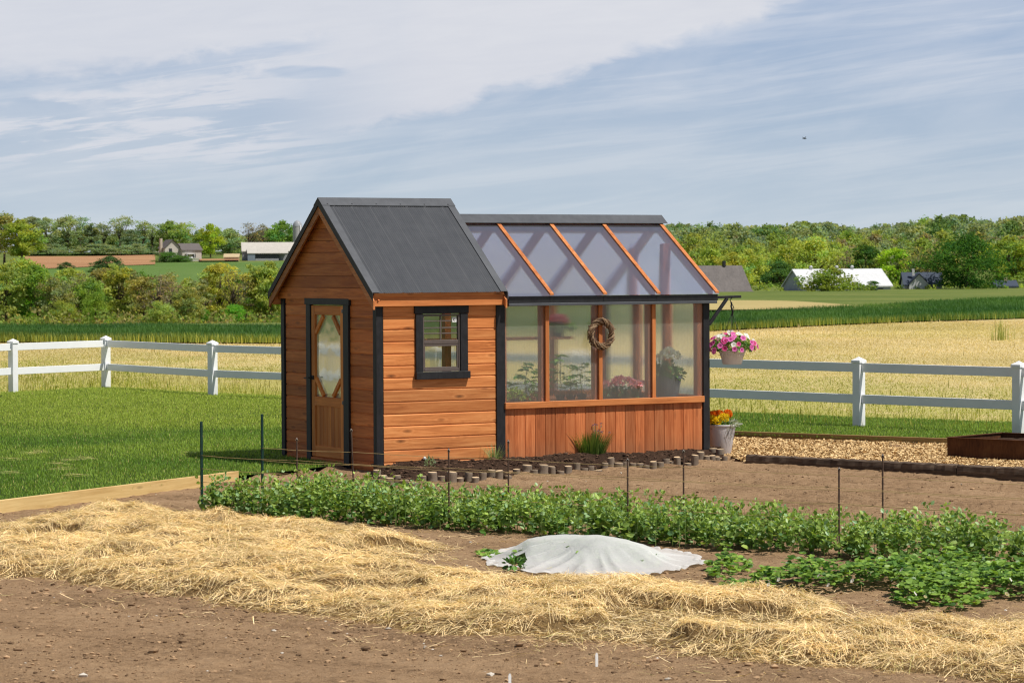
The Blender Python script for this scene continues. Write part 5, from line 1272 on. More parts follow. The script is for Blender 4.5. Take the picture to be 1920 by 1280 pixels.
# ------------------------------------------------------------------ far buildings
PM = {}
def pmat(name, c, **k):
    if name not in PM: PM[name] = mat_paint(name, c, k.get('rough', .7), k.get('var', .12), k.get('spec', .2), k.get('scale', .8), .05)
    return PM[name]
def gable_house(name, px0, px1, ybase, D, wall_h, ridge_h, depth, yaw, label, cat, wallm, roofm, windows=(), over=.4, chimney=None, lean=None, roof_parts=()):
    """front long side spans px0..px1 at distance D; ridge runs along the front"""
    a = at_depth(px0, ybase, D); b = at_depth(px1, ybase, D); L = (b-a).length/math.cos(yaw); z = min(ztf(a.x, D), at_depth(px0, ybase, D).z)
    o = empty(name, (a.x, D, at_depth(px0, ybase, D).z), yaw); tag(o, label, cat)
    m = MB(); m.add([(0, 0, -2), (L, 0, -2), (L, depth, -2), (0, depth, -2), (0, 0, wall_h), (L, 0, wall_h), (L, depth, wall_h), (0, depth, wall_h), (0, depth/2, ridge_h-.05), (L, depth/2, ridge_h-.05)],
                    [(0, 1, 5, 4), (1, 2, 6, 9, 5), (2, 3, 7, 6), (3, 0, 4, 8, 7)]); m.build('wall', wallm, o)
    m = MB(); sl = (ridge_h-wall_h)/(depth/2)
    for s in (-1, 1):
        y0, z0 = (-over, wall_h-sl*over) if s < 0 else (depth+over, wall_h-sl*over)
        m.add([(-over, y0, z0), (L+over, y0, z0), (L+over, depth/2, ridge_h), (-over, depth/2, ridge_h), (-over, y0, z0-.25), (L+over, y0, z0-.25), (L+over, depth/2, ridge_h-.25), (-over, depth/2, ridge_h-.25)], [(0, 1, 2, 3), (0, 1, 5, 4), (1, 2, 6, 5), (0, 3, 7, 4)])
    rf = m.build('roof', roofm, o)
    for (w0, w1, z0, z1, mm) in windows:
        m = MB(); m.box(w0, w1, -.08, .02, z0, z1); m.build('window' if mm is None else 'door', mm or pmat('dark_pane', (.03, .035, .04), rough=.2, spec=.6), o)
    return o, L, rf
stone = pmat('grey_siding', (.50, .46, .41)); white = pmat('white_siding', (.62, .62, .62)); shing = pmat('grey_shingle', (.13, .115, .11)); tin = pmat('pale_metal_roof', (.50, .47, .42), rough=.5); blue = pmat('blue_grey_siding', (.22, .26, .32)); slate = pmat('slate_roof', (.13, .115, .11), scale=.6, var=.3); navy = pmat('dark_blue_roof', (.055, .07, .10)); wroof = pmat('white_metal_roof', (.60, .61, .63), rough=.45)
# ridge house, left
D = 1040
o, L, rf = gable_house('farm_house', 342, 376, 489, D, 4.2, 6.4, 7, .5, 'grey two-storey house with gabled front on the far left hill', 'house', stone, shing, ((1.5, 2.4, 1.2, 2.6, None), (4.0, 5.2, 1.2, 2.6, None)))
m = MB(); m.add([(-6, 2, -2), (0, 2, -2), (0, 8, -2), (-6, 8, -2), (-6, 2, 5), (0, 2, 5), (0, 8, 5), (-6, 8, 5), (-3, 2, 7.6), (-3, 8, 7.6)], [(0, 1, 5, 8, 4), (1, 2, 6, 5), (2, 3, 7, 9, 6), (3, 0, 4, 7)]); m.build('wing_wall', stone, o)
m = MB(); m.add([(-6.5, 1.4, 4.6), (-3, 1.4, 7.8), (-3, 8.4, 7.8), (-6.5, 8.4, 4.6), (.5, 1.4, 4.6), (.5, 8.4, 4.6)], [(0, 1, 2, 3), (1, 4, 5, 2)]); m.build('wing_roof', shing, o)
for z in (.9, 3.2): m = MB(); m.box(-4.4, -3.2, 1.9, 2.05, z, z+1.3); m.build('window', pmat('dark_pane', (.03, .035, .04)), o)
m = MB(); m.box(-6.9, -6.1, 4, 5.2, -1, 8.2); m.build('chimney', pmat('pale_chimney', (.5, .42, .33)), o)
m = MB(); m.box(1, 4.2, -1.8, 0, 2.4, 2.6); m.box(1.05, 1.2, -1.75, -1.6, -1, 2.4); m.box(4, 4.15, -1.75, -1.6, -1, 2.4); m.build('porch', white, o)
# tank and shed beside
tk = at_depth(354, 489.5, 1030); o = tag(empty('fuel_tank', tk), 'white horizontal tank beside the grey house on the hill', 'tank'); m = MB(); m.tube([(-1.6, 0, .8), (-1.4, 0, .8), (1.4, 0, .8), (1.6, 0, .8)], [.45, .65, .65, .45], 14); m.build('body', white, o)
for xx in (-1, 1): m = MB(); m.box(xx-.15, xx+.15, -.4, .4, -.6, .2); m.build('leg', stone, o)
gable_house('storage_shed', 421, 447, 489, 1035, 1.6, 2.6, 3.5, .0, 'small tan shed between the grey house and white barn', 'shed', pmat('tan_siding', (.46, .36, .24)), pmat('tan_roof', (.5, .4, .24)), ((3.2, 4.0, .1, 1.3, pmat('tan_siding', (.46, .36, .24))),))
o, L, rf = gable_house('dairy_barn', 455, 590, 488, 1045, 3.6, 6.6, 10, .12, 'long pale-roofed farm barn on the left hill below the silo', 'barn', pmat('barn_wall', (.34, .34, .36)), tin, ())
m = MB(); m.add([(1.5, -5.5, 2.6), (L*.62, -5.5, 2.6), (L*.62, .2, 4.2), (1.5, .2, 4.2), (1.5, -5.5, 2.4), (L*.62, -5.5, 2.4), (L*.62, .2, 4.0), (1.5, .2, 4.0)], [(0, 1, 2, 3), (4, 5, 6, 7), (0, 1, 5, 4), (1, 2, 6, 5), (0, 3, 7, 4)]); m.build('lean_to_roof', tin, o)
m = MB(); m.box(4.5, 13, -5.2, -5.0, -1, .6); m.build('feed_rail', pmat('barn_wall', (.34, .34, .36)), o)
m = MB(); m.box(1.7, 4.4, -5.3, -.2, -1, 2.45); m.build('milk_room', pmat('blue_grey_siding', (.22, .26, .32)), o)
m = MB(); m.box(4.6, 13.2, -1.2, -.05, -1, 2.0); m.build('bay_shade', pmat('dark_pane', (.03, .035, .04)), o)  # solid dark box, its colour standing for the shade inside the bay
sp = at_depth(558, 480, 1075); o = tag(empty('silo', (sp.x, sp.y, sp.z-2)), 'tall grey concrete silo with domed top behind the shed roof', 'silo')
m = MB(); m.lathe([(1.75, 0), (1.75, 13.2)], 28); m.build('tower', pmat('silo_concrete', (.40, .39, .38)), o)
m = MB(); m.lathe([(1.82, 13.2), (1.6, 14.2), (1.0, 15.0), (.3, 15.4), (.01, 15.4)], 28); m.build('dome', pmat('silo_dome', (.30, .31, .33), rough=.4), o)
m = MB(); m.tube([(1.3, -1.5, 0), (1.3, -1.5, 13.6)], .22, 8); m.build('chute', white, o)
for px, w, lab in ((212, 16, 'pale house wall glimpsed between ridge trees left of the bigger gap'), (272, 30, 'cream house half hidden behind thin ridge trees left of the grey house')):
    p = at_depth(px-w, 476, 1290); gable_house('hidden_house', px-w, px+w, 476, 1290, 3.2, 5.5, 8, .05, lab, 'house', pmat('cream_siding', (.55, .50, .40)), pmat('cream_roof', (.4, .38, .36)), ((2, 3, 1, 2.3, None),))
# right side
o, L, rf = gable_house('grey_barn', 1318, 1411, 554, 535, 1.0, 5.6, 8, .42, 'grey shingled barn with pale blue wall just right of the greenhouse roof', 'barn', blue, slate, ((1.4, 2.2, -.6, .9, blue), ), .3)
m = MB(); m.box(L*.62, L*.62+.5, 3.6, 4.1, 5.4, 6.5); m.build('vent', pmat('dark_vent', (.03, .03, .03)), o)
m = MB(); m.add([(1.6, -4.5, -.9), (L+1.2, -4.5, -1.0), (L+.3, -.1, .85), (1.6, -.1, .85)], [(0, 1, 2, 3)]); m.build('lower_roof', slate, o)
o, L, rf = gable_house('white_roof_barn', 1507, 1681, 548, 560, 1.5, 4.55, 7.6, .45, 'long barn with bright white metal roof behind the round bush', 'barn', pmat('barn_grey', (.34, .37, .42)), wroof, tuple((x0, x0+1.3, -.2, .7, None) for x0 in (11.6, 14.0, 17.2)), .35)
for x0 in (4.0, 10.0, 13.6): 
    m = MB(); m.lathe([(.3, 4.1), (.3, 4.85), (.42, 4.9), (.2, 5.2), (.01, 5.22)], 12, (x0, 3.8, 0)); m.build('roof_vent', white, o)
o, L, rf = gable_house('blue_roof_house', 1697, 1766, 545, 575, 1.5, 3.7, 6, .0, 'low white house with dark blue-grey roof left of the big dark tree', 'house', white, navy, ((1.2, 2.2, .2, 1.1, None), (3.4, 4.6, .2, 1.1, None), (5.4, 6.2, .2, 1.1, None)))
m = MB(); m.add([(.6, -1.6, -1.5), (4.6, -1.6, -1.5), (4.6, -1.6, 1.3), (2.6, -1.6, 3.3), (.6, -1.6, 1.3)], [(0, 1, 2, 3, 4)]); m.build('gable_front', white, o)
m = MB(); m.add([(.2, -1.9, 1.0), (2.6, -1.9, 3.5), (2.6, 3, 3.5), (.2, 3, 1.0), (5, -1.9, 1.0), (5, 3, 1.0)], [(0, 1, 2, 3), (1, 4, 5, 2)]); m.build('gable_roof', navy, o)
m = MB(); m.box(1.6, 2.1, 1, 1.5, 3, 4.4); m.build('chimney', white, o)
o, L, rf = gable_house('low_house', 1868, 1906, 543, 580, .9, 1.9, 5, 0, 'low grey house with small chimney at the right edge behind the dark tree', 'house', white, navy, ((1, 1.8, .0, .7, None),))
m = MB(); m.box(2.0, 2.6, 2, 2.6, 1.2, 2.6); m.build('chimney', pmat('tan_siding', (.46, .36, .24)), o)

# ------------------------------------------------------------------ trees
def tree_proto(name, seed, shape='round', nclump=64, per=72, leaf=.46, sparse=0.0, height=10.0, width=7.5, base=.18):
    r = np.random.default_rng(seed); C = []; rs = []
    for _ in range(nclump*6):
        if len(C) >= nclump: break
        t = r.random()
        if shape == 'round': prof = math.sqrt(max(0, 1-(2*t-.92)**2))
        elif shape == 'tall': prof = .75*math.sqrt(max(0, 1-(1.7*t-.75)**2))
        elif shape == 'umbrella': prof = .35+.65*t if r.random() < .75 else .3; t = .45+.55*t
        else: prof = math.sqrt(max(0, 1-(1.0*t)**2))
        a = r.random()*2*PI; q = prof*math.sqrt(r.random())*(.78+.35*math.sin(2*a+seed)*math.cos(3*a+t*4))
        c = np.array([q*width/2*math.cos(a), q*width/2*math.sin(a), height*(base + (.93-base)*t)])
        C.append(c); rs.append(r.uniform(.085, .15)*width)
    C = np.array(C); rs = np.array(rs); n = nclump*per
    ci = np.repeat(np.arange(nclump), per); v = norm(r.normal(size=(n, 3))); v[:, 2] = v[:, 2]*.75+.12
    P = C[ci] + v*(rs[ci]*r.uniform(.35, 1.12, n))[:, None]
    if sparse: k = r.random(n) > sparse; P, v, ci = P[k], v[k], ci[k]; n = len(P)
    lo_, hi_ = np.percentile(P, 1.5, 0), np.percentile(P, 98.5, 0); k_ = width/max((hi_[0]-lo_[0]+hi_[1]-lo_[1])/2, .1); kz = height*.985/hi_[2]
    P = P*np.array([k_, k_, kz]); C = C*np.array([k_, k_, kz])
    d = r.normal(size=(n, 3)); s = r.uniform(.6, 1.3, n)*leaf
    R = frames(d, up=v + r.normal(0, .6, (n, 3)))*np.stack([s*1.5, s, s], -1)[:, None, :]
    cb = r.uniform(.80, 1.20, nclump)[ci]*r.uniform(.88, 1.12, n)
    hue = r.normal(0, .10, nclump)[ci]
    col_ = np.stack([cb*(1+hue), cb, cb*(1-hue)], -1)
    crown = cloud_mesh(name+'_crown', LEAF_V, LEAF_F, P, R, col_, M['tree'])
    m = MB(); m.tube([(0, 0, -1.2), (0.02, 0, 0), (.1, .05, height*.3), (0, .1, height*.55), (.05, 0, height*.78)], [.30*height/10, .25*height/10, .19*height/10, .12*height/10, .04], 8)
    for i in r.permutation(nclump)[:26 if not sparse else 60]:
        c = C[i]; z0 = height*r.uniform(.2, .5); m.tube([(.05, .03, z0), (c[0]*.5, c[1]*.5, z0+(c[2]-z0)*.45), tuple(c)], [.09*height/10, .055*height/10, .02], 5)
    if sparse > .6:
        for i in range(160):
            c = C[r.integers(nclump)]; e = c + r.normal(0, .11, 3)*width; e[2] = max(e[2], c[2]); m.tube([tuple(c), tuple((c+e)/2+r.normal(0, .15, 3)), tuple(e)], [.03, .02, .008], 4)
    trunk = m.build('trunk', M['bark']); tm = trunk.data; bpy.data.objects.remove(trunk)
    return crown, tm, height, width, (P, R, col_)
PR = {
 'r1': tree_proto('round_a', 1, 'round'), 'r2': tree_proto('round_b', 2, 'round', 56, 64), 'r3': tree_proto('round_c', 3, 'round', 70, 56, width=8.5),
 't1': tree_proto('tall_a', 4, 'tall', 50, 56, width=5.5), 't2': tree_proto('tall_b', 5, 'tall', 44, 60, width=5), 'u1': tree_proto('umbrella_a', 6, 'umbrella', 34, 46, .4, .25, 10, 6.5, .2), 'u2': tree_proto('umbrella_b', 7, 'umbrella', 28, 44, .4, .3, 10, 5, .2),
 's1': tree_proto('bare_a', 8, 'tall', 40, 44, .34, .72, 10, 6), 's2': tree_proto('bare_b', 9, 'round', 44, 40, .34, .66, 10, 7), 'd1': tree_proto('dense_big', 10, 'round', 150, 62, .36, 0, 10, 11.5, .04), 'b1': tree_proto('bush_a', 12, 'bush', 70, 80, .55, 0, 10, 14, .03), 'b2': tree_proto('bush_b', 13, 'bush', 60, 80, .62, 0, 10, 14, .03)}
YG = (.19, .215, .055); YG2 = (.16, .19, .055); MG = (.095, .155, .034); DG = (.048, .095, .024); OL = (.155, .160, .070); BR = (.175, .140, .092); FG = (.145, .18, .105); FD = (.12, .155, .10)  # distance haze put into the leaf colours: far tints paler and greyer
def tree(kind, px, ytop, ybase, D, tint, label, w=None, name='tree', group=None, cat='tree', root=None):
    crown, trunk, hh, ww, _ = PR[kind]; base = at_depth(px, ybase, D); top = at_depth(px, ytop, D)
    hgt = top.z-base.z; sz = hgt/hh; sx = (1.16*w*D/F/ww) if w else sz*random.uniform(.9, 1.15)
    o = tag(empty(name, base, random.random()*6.28), label, cat, group); o.scale = (sx, sx, sz)
    c = link('crown', crown, o); j = random.uniform(.88, 1.12); c.color = (tint[0]*j*random.uniform(.93, 1.07), tint[1]*j, tint[2]*j*random.uniform(.85, 1.15), 1)
    link('trunk', trunk, o); return o
GL = 'trees along the left hilltop'; GV = 'trees in the left valley hedgerow'; GR = 'trees at the edge of the right hillside wood'
# hilltop left
ridge = [(8, 403, 488, 940, 'r3', OL, 70, 'large olive-green tree at the extreme left of the hilltop row'), (40, 414, 492, 930, 'r1', (.17, .19, .04), 62, 'broad yellowish tree second from the left on the hilltop'),
 (62, 408, 474, 1200, 't1', FD, 42, 'dark slender tree just behind the broad yellowish one'), (88, 410, 474, 1190, 'r2', FG, 44, 'rounded grey-green tree left of the long brown field end'), (127, 408, 474, 1195, 't1', FG, 40, 'tall dense tree above the left part of the brown field'),
 (151, 404, 474, 1200, 'u1', FG, 34, 'tall flat-topped tree beside the dense one over the brown field'), (172, 421, 474, 1190, 't2', FD, 34, 'shorter dark tree between two flat-topped hilltop trees'), (195, 416, 474, 1205, 'u2', FG, 32, 'thin open-crowned tree near the middle of the brown field'),
 (225, 406, 474, 1200, 'u1', FG, 34, 'tallest open flat-topped tree over the brown field'), (247, 432, 474, 1190, 'r2', FD, 34, 'low dark tree right of the tallest flat-topped one'), (268, 413, 474, 1200, 'u2', FG, 34, 'open umbrella tree left of the cream hidden house'), (286, 420, 474, 1205, 'u2', FG, 26, 'slim open tree over the cream hidden house'),
 (320, 416, 478, 1180, 'r1', (.13, .17, .045), 48, 'leafy yellow-green tree behind the grey house left end'), (346, 417, 478, 1190, 'u1', YG2, 40, 'yellow-green spreading tree behind the grey house roof'), (395, 421, 486, 1110, 'r2', (.17, .23, .03), 40, 'brightest green tree right beside the grey house'),
 (378, 438, 486, 1150, 't1', MG, 30, 'mid-green tree touching the right side of the grey house'), (430, 430, 484, 1160, 'r2', FG, 50, 'rounded tree behind the small tan shed'), (468, 418, 482, 1170, 's2', (.13, .12, .06), 52, 'brownish thinly leaved tree over the barn left end'), (495, 421, 482, 1180, 's1', (.12, .12, .06), 40, 'brownish bare-topped tree over the barn middle'), (530, 416, 482, 1170, 'r1', MG, 48, 'full green tree left of the silo'), (582, 424, 482, 1180, 'r1', FG, 46, 'green tree just right of the silo')]
for px, yt, yb, D, k, tint, w, lab in ridge: tree(k, px, yt, yb, D, tint, lab, w, group=GL)
for i, px in enumerate((305, 345)):
    pass
tree('b1', 318, 473, 492, 1015, DG, 'dark hedge shrub left of the grey house', 46, 'shrub', None, 'shrub'); tree('b1', 343, 480, 492, 1012, DG, 'low dark hedge shrub in front of the grey house', 40, 'shrub', None, 'shrub')
for px, w, lab in ((95, 60, 'low bushes under the left hilltop trees'), (185, 80, 'low bushes under the flat-topped hilltop trees'), (255, 60, 'low bushes left of the cream hidden house')):
    tree('b2', px, 458, 477, 1185, FD, lab, w, 'shrub', None, 'shrub')
for px, yt, w, lab in ((124, 492, 26, 'small round tree standing alone below the brown field left part'), (185, 490, 34, 'dark tree standing below the brown field middle'), (206, 481, 40, 'bigger dark tree standing below the brown field')):
    tree('r2', px, yt, 516, 720, (.05, .085, .035), lab, w)
# valley hedgerow left
valley = [(12, 498, 604, 'r1', YG2, 78), (46, 489, 603, 'r3', YG, 86), (70, 499, 603, 't1', MG, 52), (38, 534, 606, 'r2', (.075, .16, .022), 64), (102, 522, 604, 'r2', OL, 60), (128, 505, 603, 't1', YG2, 52), (150, 512, 603, 's2', OL, 56), (172, 524, 604, 'r1', (.12, .165, .04), 56), (196, 505, 602, 't1', OL, 54), (222, 499, 602, 't2', YG2, 52), (246, 509, 602, 'r2', OL, 56), (270, 521, 603, 't1', (.15, .15, .05), 46), (296, 516, 602, 's1', BR, 54), (322, 528, 602, 's2', BR, 58), (348, 540, 603, 'r2', (.13, .15, .05), 50), (370, 530, 603, 't2', OL, 44), (386, 540, 602, 's2', BR, 46), (412, 496, 602, 't1', YG, 56), (438, 508, 602, 's2', (.18, .16, .055), 58), (462, 532, 603, 's2', BR, 52), (482, 500, 602, 't2', YG2, 54), (508, 494, 602, 'r1', YG2, 62), (538, 500, 602, 'r2', OL, 60), (180, 548, 606, 'b1', (.14, .19, .035), 44), (378, 580, 602, 'b1', (.10, .20, .03), 32), (442, 572, 602, 'b1', (.095, .21, .03), 42), (300, 566, 604, 'b2', YG2, 44), (118, 565, 606, 'b2', (.15, .18, .04), 46)]
vdesc = {'r1': 'rounded', 'r2': 'rounded', 'r3': 'broad rounded', 't1': 'upright', 't2': 'slender upright', 's1': 'thin half-bare', 's2': 'sparse twiggy', 'b1': 'low bushy', 'b2': 'low loose'}
def tone(t): return 'brownish' if t[0] >= t[1] else ('bright green' if t[1] > 1.6*t[0] else ('yellow-green' if t[0] > .13 and t[1] > .185 else ('olive' if t[0] > .11 else 'green')))
vs_ = sorted(valley)
for i, (px, yt, yb, k, tint, w) in enumerate(vs_):
    sm_ = k in ('b1', 'b2'); d_ = random.uniform(425, 465) - (18 if yb > 604 else 0) - (16 if sm_ else 0)
    tree(k, px, yt, yb, d_, tint, f'{vdesc[k]} {tone(tint)} {"bush" if sm_ else "tree"}, {ordinal(i)} from the left in the valley hedgerow', w, 'shrub' if sm_ else 'tree', GV, 'shrub' if sm_ else 'tree')
def scrub(name, px0, px1, ys, D0, D1, hmin, hmax, tints, n, label, leaf=.5):
    P = RNG.uniform(px0, px1, n); D = RNG.uniform(D0, D1, n); x = (P-960)/F*D; z = zt(x, D); hgt = RNG.uniform(hmin, hmax, n)
    T = []; C_ = []; Rm = []
    for i in range(n):
        k = 34; v = norm(RNG.normal(size=(k, 3))); v[:, 2] = np.abs(v[:, 2]); p = v*np.array([hgt[i]*.8, hgt[i]*.8, hgt[i]])*RNG.uniform(.3, 1, (k, 1)) + np.array([x[i], D[i], z[i]-.2])
        T.append(p); c = np.array(tints[RNG.integers(len(tints))])*RNG.uniform(.7, 1.2); C_.append(c[None]*RNG.uniform(.7, 1.3, (k, 1)))
    T = np.concatenate(T); C_ = np.concatenate(C_); nn = len(T); s = RNG.uniform(.6, 1.3, nn)*leaf
    me = cloud('undergrowth', LEAF_V, LEAF_F, T, frames(RNG.normal(size=(nn, 3)))*np.stack([s*1.5, s, s], -1)[:, None, :], C_, M['wood']); tag(me, label, kind='stuff')
bk = []
for px in np.arange(-160, 660, 17): bk.append((random.choice(['r1', 'r2', 't1', 's2', 'r3']), px+random.uniform(-6, 6), random.uniform(508, 545), 606, random.uniform(468, 490), random.choice([OL, YG2, (.13, .15, .05), (.15, .13, .06), MG, OL]), random.uniform(50, 70)))
for px in np.arange(660, 1270, 16): bk.append((random.choice(['r1', 'r2', 't1', 's2', 'r3']), px+random.uniform(-6, 6), random.uniform(5, 8.5), None, random.uniform(440, 490), random.choice([OL, YG2, (.13, .15, .05), YG, MG, OL]), random.uniform(55, 80)))
WOODS = [('hedgerow_thicket', 'tangled olive and brown thicket filling the valley hedgerow between its trees', bk)]
scrub('undergrowth', -150, 640, 604, 405, 470, 1.0, 3.2, [(.11, .14, .035), (.15, .16, .05), (.08, .12, .03), (.16, .14, .06)], 420, 'mixed scrub and undergrowth along the foot of the valley hedgerow')
# right hillside
def merged_wood(name, label, spots):
    Ps, Rs, Cs = [], [], []
    for k, px, yt, yb, D, tint, w in spots:
        P, R, c = PR[k][4]; hh, ww = PR[k][2], PR[k][3]; base = at_depth(px, yb, D) if yb else Vector(((px-960)/F*D, D, ztf((px-960)/F*D, D)-.3)); hgt = (at_depth(px, yt, D).z-base.z) if yb else yt; sx = 1.12*w*D/F/ww; sz = hgt/hh
        a = random.random()*6.28; Q = np.array([[math.cos(a), -math.sin(a), 0], [math.sin(a), math.cos(a), 0], [0, 0, 1]])
        sub = RNG.random(len(P)) < .55
        Ps.append((P[sub]@Q.T)*np.array([sx, sx, sz]) + np.array(base)); Rs.append(R[sub]*(sx*1.25)); Cs.append(c[sub]*np.array(tint)*random.uniform(.85, 1.15))
    o = cloud(name, LEAF_V, LEAF_F, np.concatenate(Ps), np.concatenate(Rs), np.concatenate(Cs), M['wood']); return tag(o, label, kind='stuff')
for a_ in WOODS: merged_wood(*a_)
hb_ = []
for px in np.arange(58, 640, 13): hb_.append((random.choice(['r1', 'r2', 't1']), px+random.uniform(-5, 5), random.uniform(430, 448), 476, random.uniform(1215, 1260), random.choice([FG, FD, FD, (.11, .14, .06)]), random.uniform(26, 40)))
for px in np.arange(640, 1300, 13): hb_.append((random.choice(['r1', 'r2', 't1']), px+random.uniform(-5, 5), random.uniform(8, 12), None, random.uniform(1150, 1260), random.choice([FG, FD, FD, (.12, .15, .08)]), random.uniform(34, 52)))
merged_wood('hilltop_wood', 'hazy dark green trees filling in behind the hilltop tree row', hb_)
spots = []
sky_px = [1200, 1290, 1340, 1400, 1440, 1500, 1530, 1560, 1600, 1650, 1700, 1740, 1790, 1840, 1890, 1960, 2100]; sky_y = [424, 424, 420, 425, 428, 418, 413, 424, 432, 417, 425, 413, 406, 415, 414, 410, 410]
for px in np.arange(800, 1120, 16): spots.append((random.choice(['r1', 'r2', 'r3', 't1']), px, random.uniform(8, 12), None, random.uniform(760, 980), random.choice([FG, FD, YG2, OL]), random.uniform(50, 72)))
for px in np.arange(1120, 2110, 15):
    yt = np.interp(px, sky_px, sky_y) + random.uniform(-5, 7); spots.append((random.choice(['r1', 'r2', 'r3', 't1']), px+random.uniform(-6, 6), yt, yt+92, random.uniform(930, 1000), random.choice([FG, FG, FD, (.085, .13, .05), (.12, .165, .05)]), random.uniform(44, 66)))
for row, (y0, D) in enumerate(((440, 880), (456, 800))):
    for px in np.arange(1110+row*8, 2110, 21):
        spots.append((random.choice(['r1', 'r2', 'r3', 's2']), px+random.uniform(-9, 9), y0+random.uniform(-8, 12), y0+100, D+random.uniform(-30, 30), random.choice([FG, YG2, (.12, .16, .04), OL, (.13, .12, .07), FD, YG2]), random.uniform(46, 74)))
merged_wood('hillside_wood', 'broad spring-green wood covering the hillside behind the right-hand barns', spots)
front_r = [(1262, 452, 552, 'r1', (.13, .19, .035), 66), (1302, 440, 552, 'r2', YG2, 70), (1340, 458, 553, 'r1', YG, 60), (1372, 476, 553, 'r2', YG, 60), (1404, 470, 554, 'r1', YG, 58), (1432, 497, 555, 'r2', DG, 42), (1462, 492, 555, 'r3', (.05, .10, .028), 54), (1488, 452, 554, 'r1', YG, 70), (1528, 447, 553, 'r3', YG, 80), (1566, 456, 553, 'r2', YG2, 66), (1592, 470, 553, 's2', BR, 50), (1624, 462, 552, 't1', DG, 44), (1648, 484, 552, 'r2', YG2, 48), (1682, 467, 551, 't1', (.14, .21, .03), 50), (1716, 462, 551, 's2', (.16, .16, .06), 60), (1744, 470, 550, 'r1', OL, 54), (1892, 446, 548, 'r1', (.145, .17, .035), 92), (1948, 440, 548, 'r2', YG2, 84)]
for i, (px, yt, yb, k, tint, w) in enumerate(front_r):
    tree(k, px, yt, yb, random.uniform(625, 690), tint, f'{vdesc[k]} {"dark green" if tint[1] < .11 else tone(tint)} tree, {ordinal(i)} from the left along the front of the hillside wood', w, group=GR)
tree('d1', 1813, 443, 546, 570, (.028, .070, .016), 'big dense dark green tree standing alone right of the blue-roofed house', 120)
tree('b2', 1555, 505, 553, 540, (.088, .125, .030), 'wide loose green bush in front of the white-roofed barn', 92, 'shrub', None, 'shrub')
tree('t1', 1637, 527, 549, 545, (.05, .10, .025), 'tiny conical shrub by the white barn right end', 18, 'shrub', None, 'shrub')
scrub('undergrowth', 1250, 2050, 550, 560, 640, .5, 1.6, [(.10, .15, .03), (.15, .19, .04), (.06, .1, .025)], 170, 'low shrubs and weeds at the foot of the right hillside wood')
# weeds in the hay field
p = at(1875, 640); o = tag(empty('field_weed', p), 'tall lone green weed clump in the hay field behind the right fence', 'plant')
n = 60; a = RNG.uniform(0, 6.28, n); hh_ = RNG.uniform(.3, .85, n); cloud('blades', BLADE_V, BLADE_F, np.stack([RNG.normal(0, .13, n), RNG.normal(0, .1, n), 0*a], -1), rz_frames(a)*np.stack([np.full(n, .02), hh_*.3, hh_], -1)[:, None, :], lerpc((.16, .20, .05), (.3, .3, .09), RNG.random(n)), M['leaf'], o)
# bird
bp = at_depth(1508, 260, 220); m = MB(); m.tube([(-.18, 0, 0), (-.05, 0, .02), (.1, 0, .0), (.2, 0, -.01)], [.01, .05, .045, .01], 8); m.add([(-.03, 0, .03), (.05, 0, .03), (.02, .28, .12), (-.06, .26, .12)], [(0, 1, 2, 3)]); m.add([(-.03, 0, .03), (.05, 0, .03), (.02, -.28, .12), (-.06, -.26, .12)], [(0, 1, 2, 3)])
o = m.build('bird', M['black']); o.location = bp; o.rotation_euler = (0, 0, .4); tag(o, 'tiny dark bird flying high in the right part of the sky', 'bird')

# ------------------------------------------------------------------ sun, sky, clouds
SUN_AZ = Vector((.88, -.47, 0)).normalized(); SUN_EL = math.radians(58.5)
sd = Vector((SUN_AZ.x*math.cos(SUN_EL), SUN_AZ.y*math.cos(SUN_EL), math.sin(SUN_EL)))
L_ = bpy.data.lights.new('sun', 'SUN'); L_.energy = 5.0; L_.angle = math.radians(.53); L_.color = (1.0, .95, .87)
lo_ = bpy.data.objects.new('sun', L_); col.objects.link(lo_); lo_.rotation_euler = sd.to_track_quat('Z', 'Y').to_euler()
w = bpy.data.worlds.new('World'); scene.world = w; w.use_nodes = True; nt = w.node_tree; nt.nodes.clear()
class WT(NT):
    def __init__(s): s.t = nt; s.n = nt.nodes
wt = WT()
sky = wt.N('TexSky', sky_type='NISHITA'); sky.sun_disc = False; sky.sun_elevation = SUN_EL; sky.sun_rotation = math.atan2(SUN_AZ.x, SUN_AZ.y); sky.air_density = 1.0; sky.dust_density = 1.0; sky.ozone_density = 1.5
tc = wt.N('TexCoord'); sep = wt.N('SeparateXYZ'); wt.set(sep.inputs[0], tc.outputs['Generated'])
sx, sy, sz = sep.outputs
hyp = wt.math('SQRT', wt.math('ADD', wt.math('MULTIPLY', sx, sx), wt.math('MULTIPLY', sy, sy)))
a_ = wt.N('Math', operation='ARCTAN2'); wt.set(a_.inputs[0], sx); wt.set(a_.inputs[1], sy); az = a_.outputs[0]
el = wt.math('DIVIDE', sz, wt.math('MAXIMUM', hyp, .02))
def vec(ka, ke, oa=0, oe=0, shear=0):
    c = wt.N('CombineXYZ'); wt.set(c.inputs[0], wt.math('ADD', wt.math('MULTIPLY', az, ka), oa)); wt.set(c.inputs[1], wt.math('ADD', wt.math('ADD', wt.math('MULTIPLY', el, ke), wt.math('MULTIPLY', az, shear)), oe)); return c.outputs[0]
def sm(x, lo_, hi_):
    m = wt.N('MapRange', interpolation_type='SMOOTHSTEP'); wt.set(m.inputs[0], x); m.inputs[1].default_value = lo_; m.inputs[2].default_value = hi_; return m.outputs[0]
n_edge = wt.noise(vec(38, 95), 1.0, 7, .62, .5); n_big = wt.noise(vec(11, 42, 3, 1, -6), 1.0, 5, .6, .4); n_str = wt.noise(vec(9, 150, 7, 2, -18), 1.0, 6, .6, .6); n_fine = wt.noise(vec(40, 260, 1, 5, -20), 1.0, 5, .65, .4)
